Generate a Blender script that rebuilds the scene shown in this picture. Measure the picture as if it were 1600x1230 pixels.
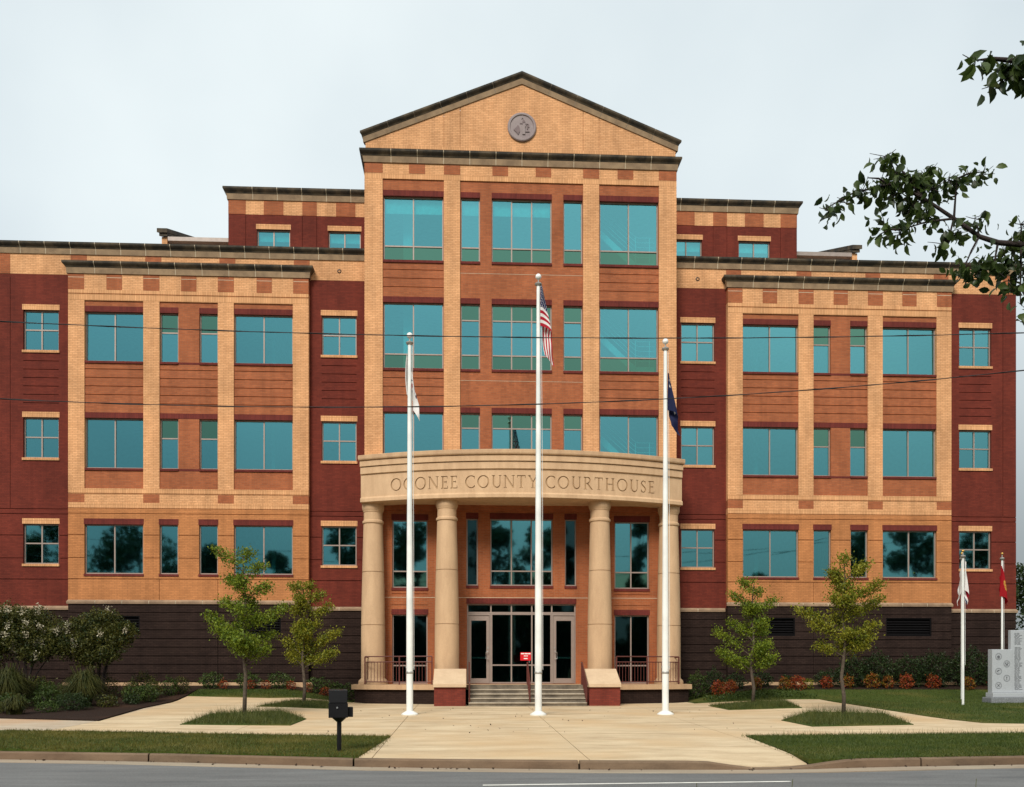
import bpy, bmesh, math, random
import numpy as np
from mathutils import Vector, Matrix
from mathutils.geometry import delaunay_2d_cdt

R = math.radians
rng = np.random.default_rng(7)
random.seed(7)
for o in list(bpy.data.objects):
    bpy.data.objects.remove(o)
scene = bpy.context.scene
COL = scene.collection

# ------------------------------------------------------------------ camera, world, sun, exposure
cam_data = bpy.data.cameras.new('camera')
cam = bpy.data.objects.new('camera', cam_data)
COL.objects.link(cam)
cam.location = (-2.29, -36.80, 1.60)
cam.rotation_euler = (R(90), 0, R(-2.953))
cam_data.sensor_width = 36.0
cam_data.lens = 36.0 * 1450 / 1600
cam_data.shift_y = (1046 - 615) / 1600
cam_data.clip_start = 0.1
cam_data.clip_end = 2000
scene.camera = cam

SUN_EL, SUN_AZ = R(41), R(-22)          # azimuth measured from straight behind the camera, towards the left
world = bpy.data.worlds.new('World')
scene.world = world
world.use_nodes = True
wn = world.node_tree
for n in list(wn.nodes):
    wn.nodes.remove(n)
wo = wn.nodes.new('ShaderNodeOutputWorld')
wb = wn.nodes.new('ShaderNodeBackground')
sky = wn.nodes.new('ShaderNodeTexSky')
sky.sky_type = 'NISHITA'
sky.sun_disc = False
sky.sun_elevation = SUN_EL
sky.sun_rotation = R(180) + SUN_AZ
sky.air_density = 1.0
sky.dust_density = 3.0
wtc = wn.nodes.new('ShaderNodeTexCoord')
wnoise = wn.nodes.new('ShaderNodeTexNoise')
wnoise.inputs['Scale'].default_value = 2.3
wnoise.inputs['Detail'].default_value = 5
wnoise.inputs['Roughness'].default_value = 0.45
wramp = wn.nodes.new('ShaderNodeValToRGB')
wramp.color_ramp.elements[0].position = 0.32
wramp.color_ramp.elements[0].color = (0.68, 0.77, 0.815, 1)
wramp.color_ramp.elements[1].position = 0.66
wramp.color_ramp.elements[1].color = (0.905, 0.985, 0.995, 1)
wmul = wn.nodes.new('ShaderNodeVectorMath')
wmul.operation = 'SCALE'
wmul.inputs['Scale'].default_value = 4.5
wmix = wn.nodes.new('ShaderNodeMix')
wmix.data_type = 'RGBA'
wmix.inputs['Factor'].default_value = 0.95
L = wn.links.new
L(wtc.outputs['Generated'], wnoise.inputs['Vector'])
L(wnoise.outputs['Fac'], wramp.inputs['Fac'])
# an overcast sky is dimmer towards the horizon, all the way round
wsep = wn.nodes.new('ShaderNodeSeparateXYZ'); L(wtc.outputs['Generated'], wsep.inputs[0])
wmr = wn.nodes.new('ShaderNodeMapRange'); wmr.interpolation_type = 'SMOOTHSTEP'
wmr.inputs['From Min'].default_value = 0.0; wmr.inputs['From Max'].default_value = 0.43
wmr.inputs['To Min'].default_value = 1.35; wmr.inputs['To Max'].default_value = 4.05
L(wsep.outputs['Z'], wmr.inputs['Value']); L(wmr.outputs['Result'], wmul.inputs['Scale'])
L(wramp.outputs['Color'], wmul.inputs[0])
L(sky.outputs['Color'], wmix.inputs['A'])
L(wmul.outputs['Vector'], wmix.inputs['B'])
L(wmix.outputs['Result'], wb.inputs['Color'])
wb.inputs['Strength'].default_value = 0.10
L(wb.outputs['Background'], wo.inputs['Surface'])

sun_data = bpy.data.lights.new('sun', 'SUN')
sun = bpy.data.objects.new('sun', sun_data)
COL.objects.link(sun)
sun_data.energy = 1.5
sun_data.angle = R(22)
sun_data.color = (1.0, 0.94, 0.85)
sdir = Vector((math.sin(SUN_AZ) * math.cos(SUN_EL), -math.cos(SUN_AZ) * math.cos(SUN_EL), math.sin(SUN_EL)))
sun.rotation_euler = sdir.to_track_quat('Z', 'Y').to_euler()

scene.view_settings.view_transform = 'Standard'
scene.view_settings.look = 'None'
scene.view_settings.gamma = 1.0
scene.view_settings.exposure = 1.27
scene.view_settings.use_curve_mapping = False
scene.render.engine = 'CYCLES'
scene.cycles.max_bounces = 7
scene.cycles.transparent_max_bounces = 12

# ------------------------------------------------------------------ materials
def base_mat(name):
    m = bpy.data.materials.new(name)
    m.use_nodes = True
    nt = m.node_tree
    b = nt.nodes['Principled BSDF']
    return m, nt, b

def rgb(c):
    return (c[0], c[1], c[2], 1.0)

def plain(name, c, rough=0.6, metal=0.0, var=0.12, scale=6.0, spec=0.4, bump=0.0, bscale=40.0):
    """one colour with soft irregular wear"""
    m, nt, b = base_mat(name)
    N = nt.nodes.new
    geo = N('ShaderNodeNewGeometry')
    n = N('ShaderNodeTexNoise')
    n.inputs['Scale'].default_value = scale
    n.inputs['Detail'].default_value = 5
    nt.links.new(geo.outputs['Position'], n.inputs['Vector'])
    r = N('ShaderNodeValToRGB')
    r.color_ramp.elements[0].position = 0.3
    r.color_ramp.elements[0].color = rgb([x * (1 - var) for x in c])
    r.color_ramp.elements[1].position = 0.7
    r.color_ramp.elements[1].color = rgb([min(1, x * (1 + var)) for x in c])
    nt.links.new(n.outputs['Fac'], r.inputs['Fac'])
    nt.links.new(r.outputs['Color'], b.inputs['Base Color'])
    b.inputs['Roughness'].default_value = rough
    b.inputs['Metallic'].default_value = metal
    b.inputs['Specular IOR Level'].default_value = spec
    if bump > 0:
        n2 = N('ShaderNodeTexNoise')
        n2.inputs['Scale'].default_value = bscale
        n2.inputs['Detail'].default_value = 4
        nt.links.new(geo.outputs['Position'], n2.inputs['Vector'])
        bp = N('ShaderNodeBump')
        bp.inputs['Strength'].default_value = bump
        bp.inputs['Distance'].default_value = 0.02
        nt.links.new(n2.outputs['Fac'], bp.inputs['Height'])
        nt.links.new(bp.outputs['Normal'], b.inputs['Normal'])
    return m

def brick(name, c1, c2, mortar, soldier=False, msize=0.006, stain=0.24, spec=0.2):
    m, nt, b = base_mat(name)
    N, K = nt.nodes.new, nt.links.new
    geo = N('ShaderNodeNewGeometry')
    sp = N('ShaderNodeSeparateXYZ'); K(geo.outputs['Position'], sp.inputs[0])
    sn = N('ShaderNodeSeparateXYZ'); K(geo.outputs['True Normal'], sn.inputs[0])
    ab = N('ShaderNodeMath'); ab.operation = 'ABSOLUTE'; K(sn.outputs['X'], ab.inputs[0])
    gt = N('ShaderNodeMath'); gt.operation = 'GREATER_THAN'; K(ab.outputs[0], gt.inputs[0]); gt.inputs[1].default_value = 0.75
    mx = N('ShaderNodeMix'); mx.data_type = 'FLOAT'
    K(gt.outputs[0], mx.inputs['Factor']); K(sp.outputs['X'], mx.inputs['A']); K(sp.outputs['Y'], mx.inputs['B'])
    cb = N('ShaderNodeCombineXYZ'); K(mx.outputs['Result'], cb.inputs['X']); K(sp.outputs['Z'], cb.inputs['Y'])
    bt = N('ShaderNodeTexBrick')
    bt.inputs['Scale'].default_value = 1.0
    bt.inputs['Color1'].default_value = rgb(c1)
    bt.inputs['Color2'].default_value = rgb(c2)
    bt.inputs['Mortar'].default_value = rgb(mortar)
    bt.inputs['Mortar Size'].default_value = msize
    bt.inputs['Mortar Smooth'].default_value = 0.15
    bt.inputs['Bias'].default_value = -0.1
    if soldier:
        bt.inputs['Brick Width'].default_value = 0.0677
        bt.inputs['Row Height'].default_value = 0.2032
        bt.offset = 0.0
    else:
        bt.inputs['Brick Width'].default_value = 0.2032
        bt.inputs['Row Height'].default_value = 0.0677
        bt.offset = 0.5
    K(cb.outputs[0], bt.inputs['Vector'])
    n = N('ShaderNodeTexNoise'); n.inputs['Scale'].default_value = 0.9; n.inputs['Detail'].default_value = 6
    n.inputs['Roughness'].default_value = 0.6
    mpn = N('ShaderNodeMapping'); mpn.inputs['Scale'].default_value = (1.3, 1.3, 0.55)
    K(geo.outputs['Position'], mpn.inputs['Vector']); K(mpn.outputs['Vector'], n.inputs['Vector'])
    mr = N('ShaderNodeMapRange'); mr.inputs['From Min'].default_value = 0.3; mr.inputs['From Max'].default_value = 0.7
    mr.inputs['To Min'].default_value = 1 - stain; mr.inputs['To Max'].default_value = 1 + stain * 0.6
    K(n.outputs['Fac'], mr.inputs['Value'])
    mps = N('ShaderNodeMapping'); mps.inputs['Scale'].default_value = (5.5, 5.5, 0.16)
    K(geo.outputs['Position'], mps.inputs['Vector'])
    ns = N('ShaderNodeTexNoise'); ns.inputs['Scale'].default_value = 1.0; ns.inputs['Detail'].default_value = 4
    K(mps.outputs['Vector'], ns.inputs['Vector'])
    mrs = N('ShaderNodeMapRange'); mrs.inputs['From Min'].default_value = 0.32; mrs.inputs['From Max'].default_value = 0.55
    mrs.inputs['To Min'].default_value = 0.92; mrs.inputs['To Max'].default_value = 1.03
    K(ns.outputs['Fac'], mrs.inputs['Value'])
    mm_ = N('ShaderNodeMath'); mm_.operation = 'MULTIPLY'; K(mr.outputs['Result'], mm_.inputs[0]); K(mrs.outputs['Result'], mm_.inputs[1])
    mul = N('ShaderNodeVectorMath'); mul.operation = 'SCALE'
    K(bt.outputs['Color'], mul.inputs[0]); K(mm_.outputs[0], mul.inputs['Scale'])
    K(mul.outputs['Vector'], b.inputs['Base Color'])
    b.inputs['Roughness'].default_value = 0.85
    b.inputs['Specular IOR Level'].default_value = spec
    bp = N('ShaderNodeBump'); bp.invert = True
    bp.inputs['Strength'].default_value = 0.5; bp.inputs['Distance'].default_value = 0.008
    K(bt.outputs['Fac'], bp.inputs['Height']); K(bp.outputs['Normal'], b.inputs['Normal'])
    return m

def stone(name, c, dark, amount=0.5, streak=True, rough=0.8, pos=0.5):
    """cast stone with rain streaks and lichen blotches"""
    m, nt, b = base_mat(name)
    N, K = nt.nodes.new, nt.links.new
    geo = N('ShaderNodeNewGeometry')
    mp = N('ShaderNodeMapping')
    mp.inputs['Scale'].default_value = (2.2, 2.2, 0.5) if streak else (1.2, 1.2, 1.2)
    K(geo.outputs['Position'], mp.inputs['Vector'])
    n = N('ShaderNodeTexNoise'); n.inputs['Scale'].default_value = 1.6; n.inputs['Detail'].default_value = 7
    n.inputs['Roughness'].default_value = 0.62
    K(mp.outputs['Vector'], n.inputs['Vector'])
    r = N('ShaderNodeValToRGB')
    r.color_ramp.elements[0].position = pos - 0.14; r.color_ramp.elements[0].color = (0, 0, 0, 1)
    r.color_ramp.elements[1].position = pos + 0.14; r.color_ramp.elements[1].color = (1, 1, 1, 1)
    K(n.outputs['Fac'], r.inputs['Fac'])
    sc = N('ShaderNodeMath'); sc.operation = 'MULTIPLY'; sc.inputs[1].default_value = amount
    K(r.outputs['Color'], sc.inputs[0])
    n2 = N('ShaderNodeTexNoise'); n2.inputs['Scale'].default_value = 30; n2.inputs['Detail'].default_value = 3
    K(geo.outputs['Position'], n2.inputs['Vector'])
    mx = N('ShaderNodeMix'); mx.data_type = 'RGBA'
    mx.inputs['A'].default_value = rgb(c); mx.inputs['B'].default_value = rgb(dark)
    K(sc.outputs[0], mx.inputs['Factor'])
    mr = N('ShaderNodeMapRange'); mr.inputs['To Min'].default_value = 0.86; mr.inputs['To Max'].default_value = 1.12
    K(n2.outputs['Fac'], mr.inputs['Value'])
    mul = N('ShaderNodeVectorMath'); mul.operation = 'SCALE'
    K(mx.outputs['Result'], mul.inputs[0]); K(mr.outputs['Result'], mul.inputs['Scale'])
    K(mul.outputs['Vector'], b.inputs['Base Color'])
    b.inputs['Roughness'].default_value = rough
    b.inputs['Specular IOR Level'].default_value = 0.3
    bp = N('ShaderNodeBump'); bp.inputs['Strength'].default_value = 0.25; bp.inputs['Distance'].default_value = 0.01
    K(n2.outputs['Fac'], bp.inputs['Height']); K(bp.outputs['Normal'], b.inputs['Normal'])
    return m

def glass(name, refl, trans, fac):
    m, nt, b = base_mat(name)
    N, K = nt.nodes.new, nt.links.new
    out = nt.nodes['Material Output']
    nt.nodes.remove(b)
    geo = N('ShaderNodeNewGeometry')
    n = N('ShaderNodeTexNoise'); n.inputs['Scale'].default_value = 0.5; n.inputs['Detail'].default_value = 1
    K(geo.outputs['Position'], n.inputs['Vector'])
    bp = N('ShaderNodeBump'); bp.inputs['Strength'].default_value = 0.06; bp.inputs['Distance'].default_value = 0.05
    K(n.outputs['Fac'], bp.inputs['Height'])
    g = N('ShaderNodeBsdfGlossy'); g.inputs['Color'].default_value = rgb(refl); g.inputs['Roughness'].default_value = 0.03
    K(bp.outputs['Normal'], g.inputs['Normal'])
    t = N('ShaderNodeBsdfTransparent'); t.inputs['Color'].default_value = rgb(trans)
    mx = N('ShaderNodeMixShader')
    oi = N('ShaderNodeObjectInfo'); vr = N('ShaderNodeMapRange')
    vr.inputs['To Min'].default_value = fac * .90; vr.inputs['To Max'].default_value = fac * 1.10
    K(oi.outputs['Random'], vr.inputs['Value']); K(vr.outputs['Result'], mx.inputs['Fac'])
    K(t.outputs[0], mx.inputs[1]); K(g.outputs[0], mx.inputs[2])
    K(mx.outputs[0], out.inputs['Surface'])
    return m

def leafmat(name, c1, c2, trans=0.3, scale=2.5, rough=0.55):
    m, nt, b = base_mat(name)
    N, K = nt.nodes.new, nt.links.new
    out = nt.nodes['Material Output']
    geo = N('ShaderNodeNewGeometry')
    n = N('ShaderNodeTexNoise'); n.inputs['Scale'].default_value = scale; n.inputs['Detail'].default_value = 4
    K(geo.outputs['Position'], n.inputs['Vector'])
    ad = N('ShaderNodeMath'); ad.operation = 'MULTIPLY_ADD'; ad.inputs[1].default_value = 0.5; 
    K(geo.outputs['Random Per Island'], ad.inputs[0]); 
    sb = N('ShaderNodeMath'); sb.operation = 'SUBTRACT'; sb.inputs[1].default_value = 0.25
    K(n.outputs['Fac'], sb.inputs[0]); K(sb.outputs[0], ad.inputs[2])
    r = N('ShaderNodeValToRGB')
    r.color_ramp.elements[0].position = 0.25; r.color_ramp.elements[0].color = rgb(c1)
    r.color_ramp.elements[1].position = 0.75; r.color_ramp.elements[1].color = rgb(c2)
    K(ad.outputs[0], r.inputs['Fac'])
    K(r.outputs['Color'], b.inputs['Base Color'])
    b.inputs['Roughness'].default_value = rough
    b.inputs['Specular IOR Level'].default_value = 0.3
    tr = N('ShaderNodeBsdfTranslucent'); K(r.outputs['Color'], tr.inputs['Color'])
    mx = N('ShaderNodeMixShader'); mx.inputs['Fac'].default_value = trans
    K(b.outputs[0], mx.inputs[1]); K(tr.outputs[0], mx.inputs[2]); K(mx.outputs[0], out.inputs['Surface'])
    return m

M = {}
M['tan'] = brick('tan_brick', (0.71, 0.376, 0.182), (0.59, 0.30, 0.138), (0.42, 0.21, 0.098), msize=0.007)
M['tan_soldier'] = brick('tan_soldier_brick', (0.69, 0.366, 0.176), (0.58, 0.295, 0.136), (0.38, 0.185, 0.08), True)
M['tan_low'] = brick('orange_tan_brick', (0.49, 0.20, 0.074), (0.41, 0.165, 0.06), (0.31, 0.135, 0.053))
M['rust'] = brick('rust_brick', (0.37, 0.115, 0.046), (0.29, 0.086, 0.035), (0.24, 0.115, 0.065), msize=0.005)
M['orange'] = brick('orange_brick', (0.36, 0.105, 0.038), (0.29, 0.082, 0.03), (0.30, 0.15, 0.08))
M['red'] = brick('dark_red_brick', (0.150, 0.0265, 0.0155), (0.115, 0.0195, 0.012), (0.10, 0.024, 0.016), msize=0.004)
M['red_soldier'] = brick('dark_red_soldier_brick', (0.15, 0.028, 0.021), (0.115, 0.021, 0.017), (0.085, 0.022, 0.018), True, 0.004)
M['pedestal'] = brick('pedestal_red_brick', (0.20, 0.038, 0.024), (0.15, 0.028, 0.019), (0.12, 0.035, 0.026))
M['dark'] = brick('black_brown_brick', (0.034, 0.0205, 0.0165), (0.024, 0.0145, 0.012), (0.011, 0.007, 0.006), msize=0.005, spec=0.08)
M['stone'] = stone('cast_limestone', (0.58, 0.39, 0.232), (0.42, 0.265, 0.15), 0.6)
M['letter'] = stone('shaded_letter_stone', (0.45, 0.295, 0.16), (0.38, 0.24, 0.13), 0.6)  # same stone as the field; shade of the cut letters put into its colour
M['column'] = stone('column_limestone', (0.56, 0.375, 0.222), (0.41, 0.262, 0.152), 0.55)
M['ledge'] = stone('ledge_limestone', (0.52, 0.345, 0.20), (0.36, 0.22, 0.13), 0.6)
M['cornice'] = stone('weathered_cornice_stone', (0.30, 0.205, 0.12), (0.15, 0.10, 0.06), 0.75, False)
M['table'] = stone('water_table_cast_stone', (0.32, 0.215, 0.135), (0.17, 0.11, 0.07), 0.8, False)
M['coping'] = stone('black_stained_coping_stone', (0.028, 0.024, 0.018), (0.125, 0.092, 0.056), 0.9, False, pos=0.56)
M['cap'] = stone('pedestal_cap_stone', (0.62, 0.46, 0.30), (0.44, 0.30, 0.19), 0.5, False)
M['mortar'] = plain('pale_mortar', (0.50, 0.42, 0.30), 0.9)
M['mortar_dim'] = plain('grey_mortar', (0.20, 0.16, 0.12), 0.9)
M['frame'] = plain('taupe_aluminium', (0.30, 0.235, 0.20), 0.45, 0.2, 0.05)
M['glass'] = glass('teal_tinted_glass', (0.23, 0.70, 0.77), (0.18, 0.68, 0.71), 0.50)
M['glass_green'] = glass('green_spandrel_glass', (0.20, 0.46, 0.34), (0.08, 0.24, 0.16), 0.52)
M['glass_dark'] = glass('dark_entrance_glass', (0.09, 0.22, 0.24), (0.16, 0.34, 0.33), 0.24)
M['interior'] = plain('interior_plaster', (0.42, 0.42, 0.40), 0.9)
M['interior_dim'] = plain('interior_carpet', (0.05, 0.05, 0.05), 0.9)
M['white'] = plain('white_paint', (0.78, 0.78, 0.75), 0.35, 0.0, 0.04, 3.0, 0.5)
M['polewhite'] = plain('white_pole_enamel', (0.74, 0.75, 0.72), 0.32, 0.0, 0.12, 1.5, 0.5)
M['blind'] = plain('pale_roller_blind', (0.75, 0.75, 0.72), 0.9)
M['rail'] = plain('oxblood_painted_steel', (0.095, 0.024, 0.018), 0.4, 0.0, 0.15)
M['black'] = plain('black_painted_metal', (0.006, 0.006, 0.007), 0.42, 0.0, 0.2, 12.0, 0.25)
M['steel'] = plain('brushed_steel', (0.55, 0.55, 0.55), 0.25, 0.9)
M['silver'] = plain('grey_hardware', (0.35, 0.34, 0.32), 0.4, 0.4)
M['gold'] = plain('gilded_ball', (0.55, 0.33, 0.08), 0.25, 0.8)
M['louver'] = plain('black_louver', (0.006, 0.0055, 0.006), 0.8, spec=0.05)
M['roofmetal'] = plain('taupe_standing_seam_roof', (0.30, 0.25, 0.22), 0.45, 0.2)
M['membrane'] = plain('flat_roof_membrane', (0.35, 0.34, 0.32), 0.9)
M['seal'] = stone('grey_violet_bronze', (0.215, 0.165, 0.165), (0.30, 0.25, 0.24), 0.6, False, 0.5)
M['seal_dark'] = plain('dark_bronze_relief', (0.14, 0.10, 0.10), 0.6, 0.1)
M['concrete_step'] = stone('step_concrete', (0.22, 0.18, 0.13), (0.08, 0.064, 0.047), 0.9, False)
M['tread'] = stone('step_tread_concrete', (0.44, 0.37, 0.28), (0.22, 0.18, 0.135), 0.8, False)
M['trunk'] = plain('young_bark', (0.085, 0.065, 0.048), 0.9, 0, 0.3, 14, 0.2, 0.4, 60)
M['branch'] = plain('dark_bark', (0.035, 0.026, 0.024), 0.9, 0, 0.3, 14, 0.2, 0.4, 60)
M['leaf1'] = leafmat('fresh_green_leaves', (0.065, 0.11, 0.007), (0.20, 0.25, 0.016))
M['leaf2'] = leafmat('yellow_green_leaves', (0.085, 0.115, 0.007), (0.26, 0.245, 0.018))
M['leaf3'] = leafmat('dark_green_leaves', (0.010, 0.022, 0.006), (0.035, 0.06, 0.013))
M['leaf4'] = leafmat('myrtle_leaves', (0.018, 0.032, 0.006), (0.10, 0.095, 0.016))
M['leaf5'] = leafmat('shrub_leaves', (0.022, 0.045, 0.008), (0.07, 0.105, 0.018))
M['nandina'] = leafmat('nandina_leaves', (0.26, 0.04, 0.008), (0.17, 0.14, 0.014), 0.3, 5)
M['nandina_red'] = leafmat('red_nandina_leaves', (0.28, 0.022, 0.010), (0.24, 0.085, 0.013), 0.3, 5)
M['overhead'] = leafmat('overhanging_leaves', (0.018, 0.034, 0.009), (0.07, 0.105, 0.022), 0.35, 6, 0.4)
M['blossom'] = leafmat('cream_blossom', (0.45, 0.40, 0.28), (0.62, 0.57, 0.42), 0.3)
M['grassyellow'] = leafmat('worn_grass_blades', (0.045, 0.058, 0.006), (0.145, 0.125, 0.022), 0.25, 0.9)
M['grassblade'] = leafmat('grass_blades', (0.025, 0.050, 0.006), (0.085, 0.105, 0.016), 0.25, 1.2)
M['grasstall'] = leafmat('unmown_grass_blades', (0.035, 0.055, 0.008), (0.12, 0.125, 0.03), 0.3, 2.0)
M['fountain'] = leafmat('fountain_grass_blades', (0.03, 0.042, 0.008), (0.095, 0.092, 0.022), 0.25, 2.0)
M['wire'] = plain('black_cable', (0.012, 0.011, 0.011), 0.7)
M['redsign'] = plain('red_sign_enamel', (0.60, 0.004, 0.012), 0.4)
M['granite'] = plain('grey_granite', (0.36, 0.38, 0.40), 0.5, 0, 0.16, 60, 0.4)
M['granite_dark'] = plain('rough_dark_granite', (0.17, 0.18, 0.19), 0.8, 0, 0.3, 25, 0.3, 0.5, 20)
M['etch'] = plain('etched_granite_ink', (0.10, 0.105, 0.115), 0.8)
M['linepaint'] = plain('road_line_paint', (0.72, 0.70, 0.64), 0.7, 0, 0.15, 5)

def soil_like(name, c1, c2, c3, scale, bump=0.5):
    m, nt, b = base_mat(name)
    N, K = nt.nodes.new, nt.links.new
    geo = N('ShaderNodeNewGeometry')
    n = N('ShaderNodeTexNoise'); n.inputs['Scale'].default_value = scale; n.inputs['Detail'].default_value = 8
    n.inputs['Roughness'].default_value = 0.7
    K(geo.outputs['Position'], n.inputs['Vector'])
    n2 = N('ShaderNodeTexNoise'); n2.inputs['Scale'].default_value = 0.45; n2.inputs['Detail'].default_value = 4
    K(geo.outputs['Position'], n2.inputs['Vector'])
    r = N('ShaderNodeValToRGB')
    r.color_ramp.elements[0].position = 0.3; r.color_ramp.elements[0].color = rgb(c1)
    r.color_ramp.elements[1].position = 0.7; r.color_ramp.elements[1].color = rgb(c2)
    K(n.outputs['Fac'], r.inputs['Fac'])
    r2 = N('ShaderNodeValToRGB')
    r2.color_ramp.elements[0].position = 0.5; r2.color_ramp.elements[0].color = (0, 0, 0, 1)
    r2.color_ramp.elements[1].position = 0.72; r2.color_ramp.elements[1].color = (1, 1, 1, 1)
    K(n2.outputs['Fac'], r2.inputs['Fac'])
    mx = N('ShaderNodeMix'); mx.data_type = 'RGBA'
    K(r2.outputs['Color'], mx.inputs['Factor']); K(r.outputs['Color'], mx.inputs['A']); mx.inputs['B'].default_value = rgb(c3)
    K(mx.outputs['Result'], b.inputs['Base Color'])
    b.inputs['Roughness'].default_value = 0.95
    b.inputs['Specular IOR Level'].default_value = 0.15
    bp = N('ShaderNodeBump'); bp.inputs['Strength'].default_value = bump; bp.inputs['Distance'].default_value = 0.03
    K(n.outputs['Fac'], bp.inputs['Height']); K(bp.outputs['Normal'], b.inputs['Normal'])
    return m

M['lawn'] = soil_like('mown_lawn', (0.022, 0.042, 0.006), (0.065, 0.085, 0.014), (0.11, 0.095, 0.022), 9)
M['mulch'] = soil_like('brown_mulch', (0.012, 0.007, 0.005), (0.034, 0.018, 0.012), (0.05, 0.024, 0.014), 14, 0.9)
M['farground'] = soil_like('distant_grass_ground', (0.03, 0.05, 0.01), (0.06, 0.08, 0.02), (0.08, 0.085, 0.03), 0.7)

def paving(name, c, dark, warm, streak_scale, grain=0.2):
    m, nt, b = base_mat(name)
    N, K = nt.nodes.new, nt.links.new
    geo = N('ShaderNodeNewGeometry')
    mp = N('ShaderNodeMapping'); mp.inputs['Scale'].default_value = streak_scale
    K(geo.outputs['Position'], mp.inputs['Vector'])
    n = N('ShaderNodeTexNoise'); n.inputs['Scale'].default_value = 1.0; n.inputs['Detail'].default_value = 8
    n.inputs['Roughness'].default_value = 0.65
    K(mp.outputs['Vector'], n.inputs['Vector'])
    r = N('ShaderNodeValToRGB')
    r.color_ramp.elements[0].position = 0.3; r.color_ramp.elements[0].color = rgb(dark)
    r.color_ramp.elements[1].position = 0.62; r.color_ramp.elements[1].color = rgb(c)
    K(n.outputs['Fac'], r.inputs['Fac'])
    n3 = N('ShaderNodeTexNoise'); n3.inputs['Scale'].default_value = 0.35; n3.inputs['Detail'].default_value = 5
    K(geo.outputs['Position'], n3.inputs['Vector'])
    r3 = N('ShaderNodeValToRGB'); r3.color_ramp.elements[0].position = 0.45; r3.color_ramp.elements[1].position = 0.7
    r3.color_ramp.elements[1].color = (0.85, 0.85, 0.85, 1)
    K(n3.outputs['Fac'], r3.inputs['Fac'])
    mx = N('ShaderNodeMix'); mx.data_type = 'RGBA'
    K(r3.outputs['Color'], mx.inputs['Factor']); K(r.outputs['Color'], mx.inputs['A']); mx.inputs['B'].default_value = rgb(warm)
    n2 = N('ShaderNodeTexNoise'); n2.inputs['Scale'].default_value = 45; n2.inputs['Detail'].default_value = 3
    K(geo.outputs['Position'], n2.inputs['Vector'])
    mr = N('ShaderNodeMapRange'); mr.inputs['To Min'].default_value = 1 - grain; mr.inputs['To Max'].default_value = 1 + grain * .85
    K(n2.outputs['Fac'], mr.inputs['Value'])
    mul = N('ShaderNodeVectorMath'); mul.operation = 'SCALE'
    K(mx.outputs['Result'], mul.inputs[0]); K(mr.outputs['Result'], mul.inputs['Scale'])
    K(mul.outputs['Vector'], b.inputs['Base Color'])
    b.inputs['Roughness'].default_value = 0.85
    b.inputs['Specular IOR Level'].default_value = 0.25
    bp = N('ShaderNodeBump'); bp.inputs['Strength'].default_value = 0.3; bp.inputs['Distance'].default_value = 0.006
    K(n2.outputs['Fac'], bp.inputs['Height']); K(bp.outputs['Normal'], b.inputs['Normal'])
    return m

M['plaza'] = paving('broom_finished_concrete', (0.60, 0.475, 0.31), (0.38, 0.275, 0.165), (0.52, 0.36, 0.20), (0.5, 1.6, 1))
M['walk'] = paving('sidewalk_concrete', (0.47, 0.39, 0.29), (0.36, 0.28, 0.20), (0.44, 0.26, 0.14), (0.8, 1.6, 1))
M['kerb'] = paving('kerb_concrete', (0.19, 0.13, 0.083), (0.10, 0.068, 0.044), (0.15, 0.092, 0.055), (1.2, 1.2, 3))
M['gutter'] = paving('gutter_concrete', (0.36, 0.30, 0.22), (0.24, 0.19, 0.14), (0.32, 0.24, 0.17), (0.6, 2, 1))
M['asphalt'] = paving('grey_asphalt', (0.165, 0.165, 0.162), (0.105, 0.106, 0.106), (0.13, 0.13, 0.128), (0.5, 2.6, 1), 0.6)

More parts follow.
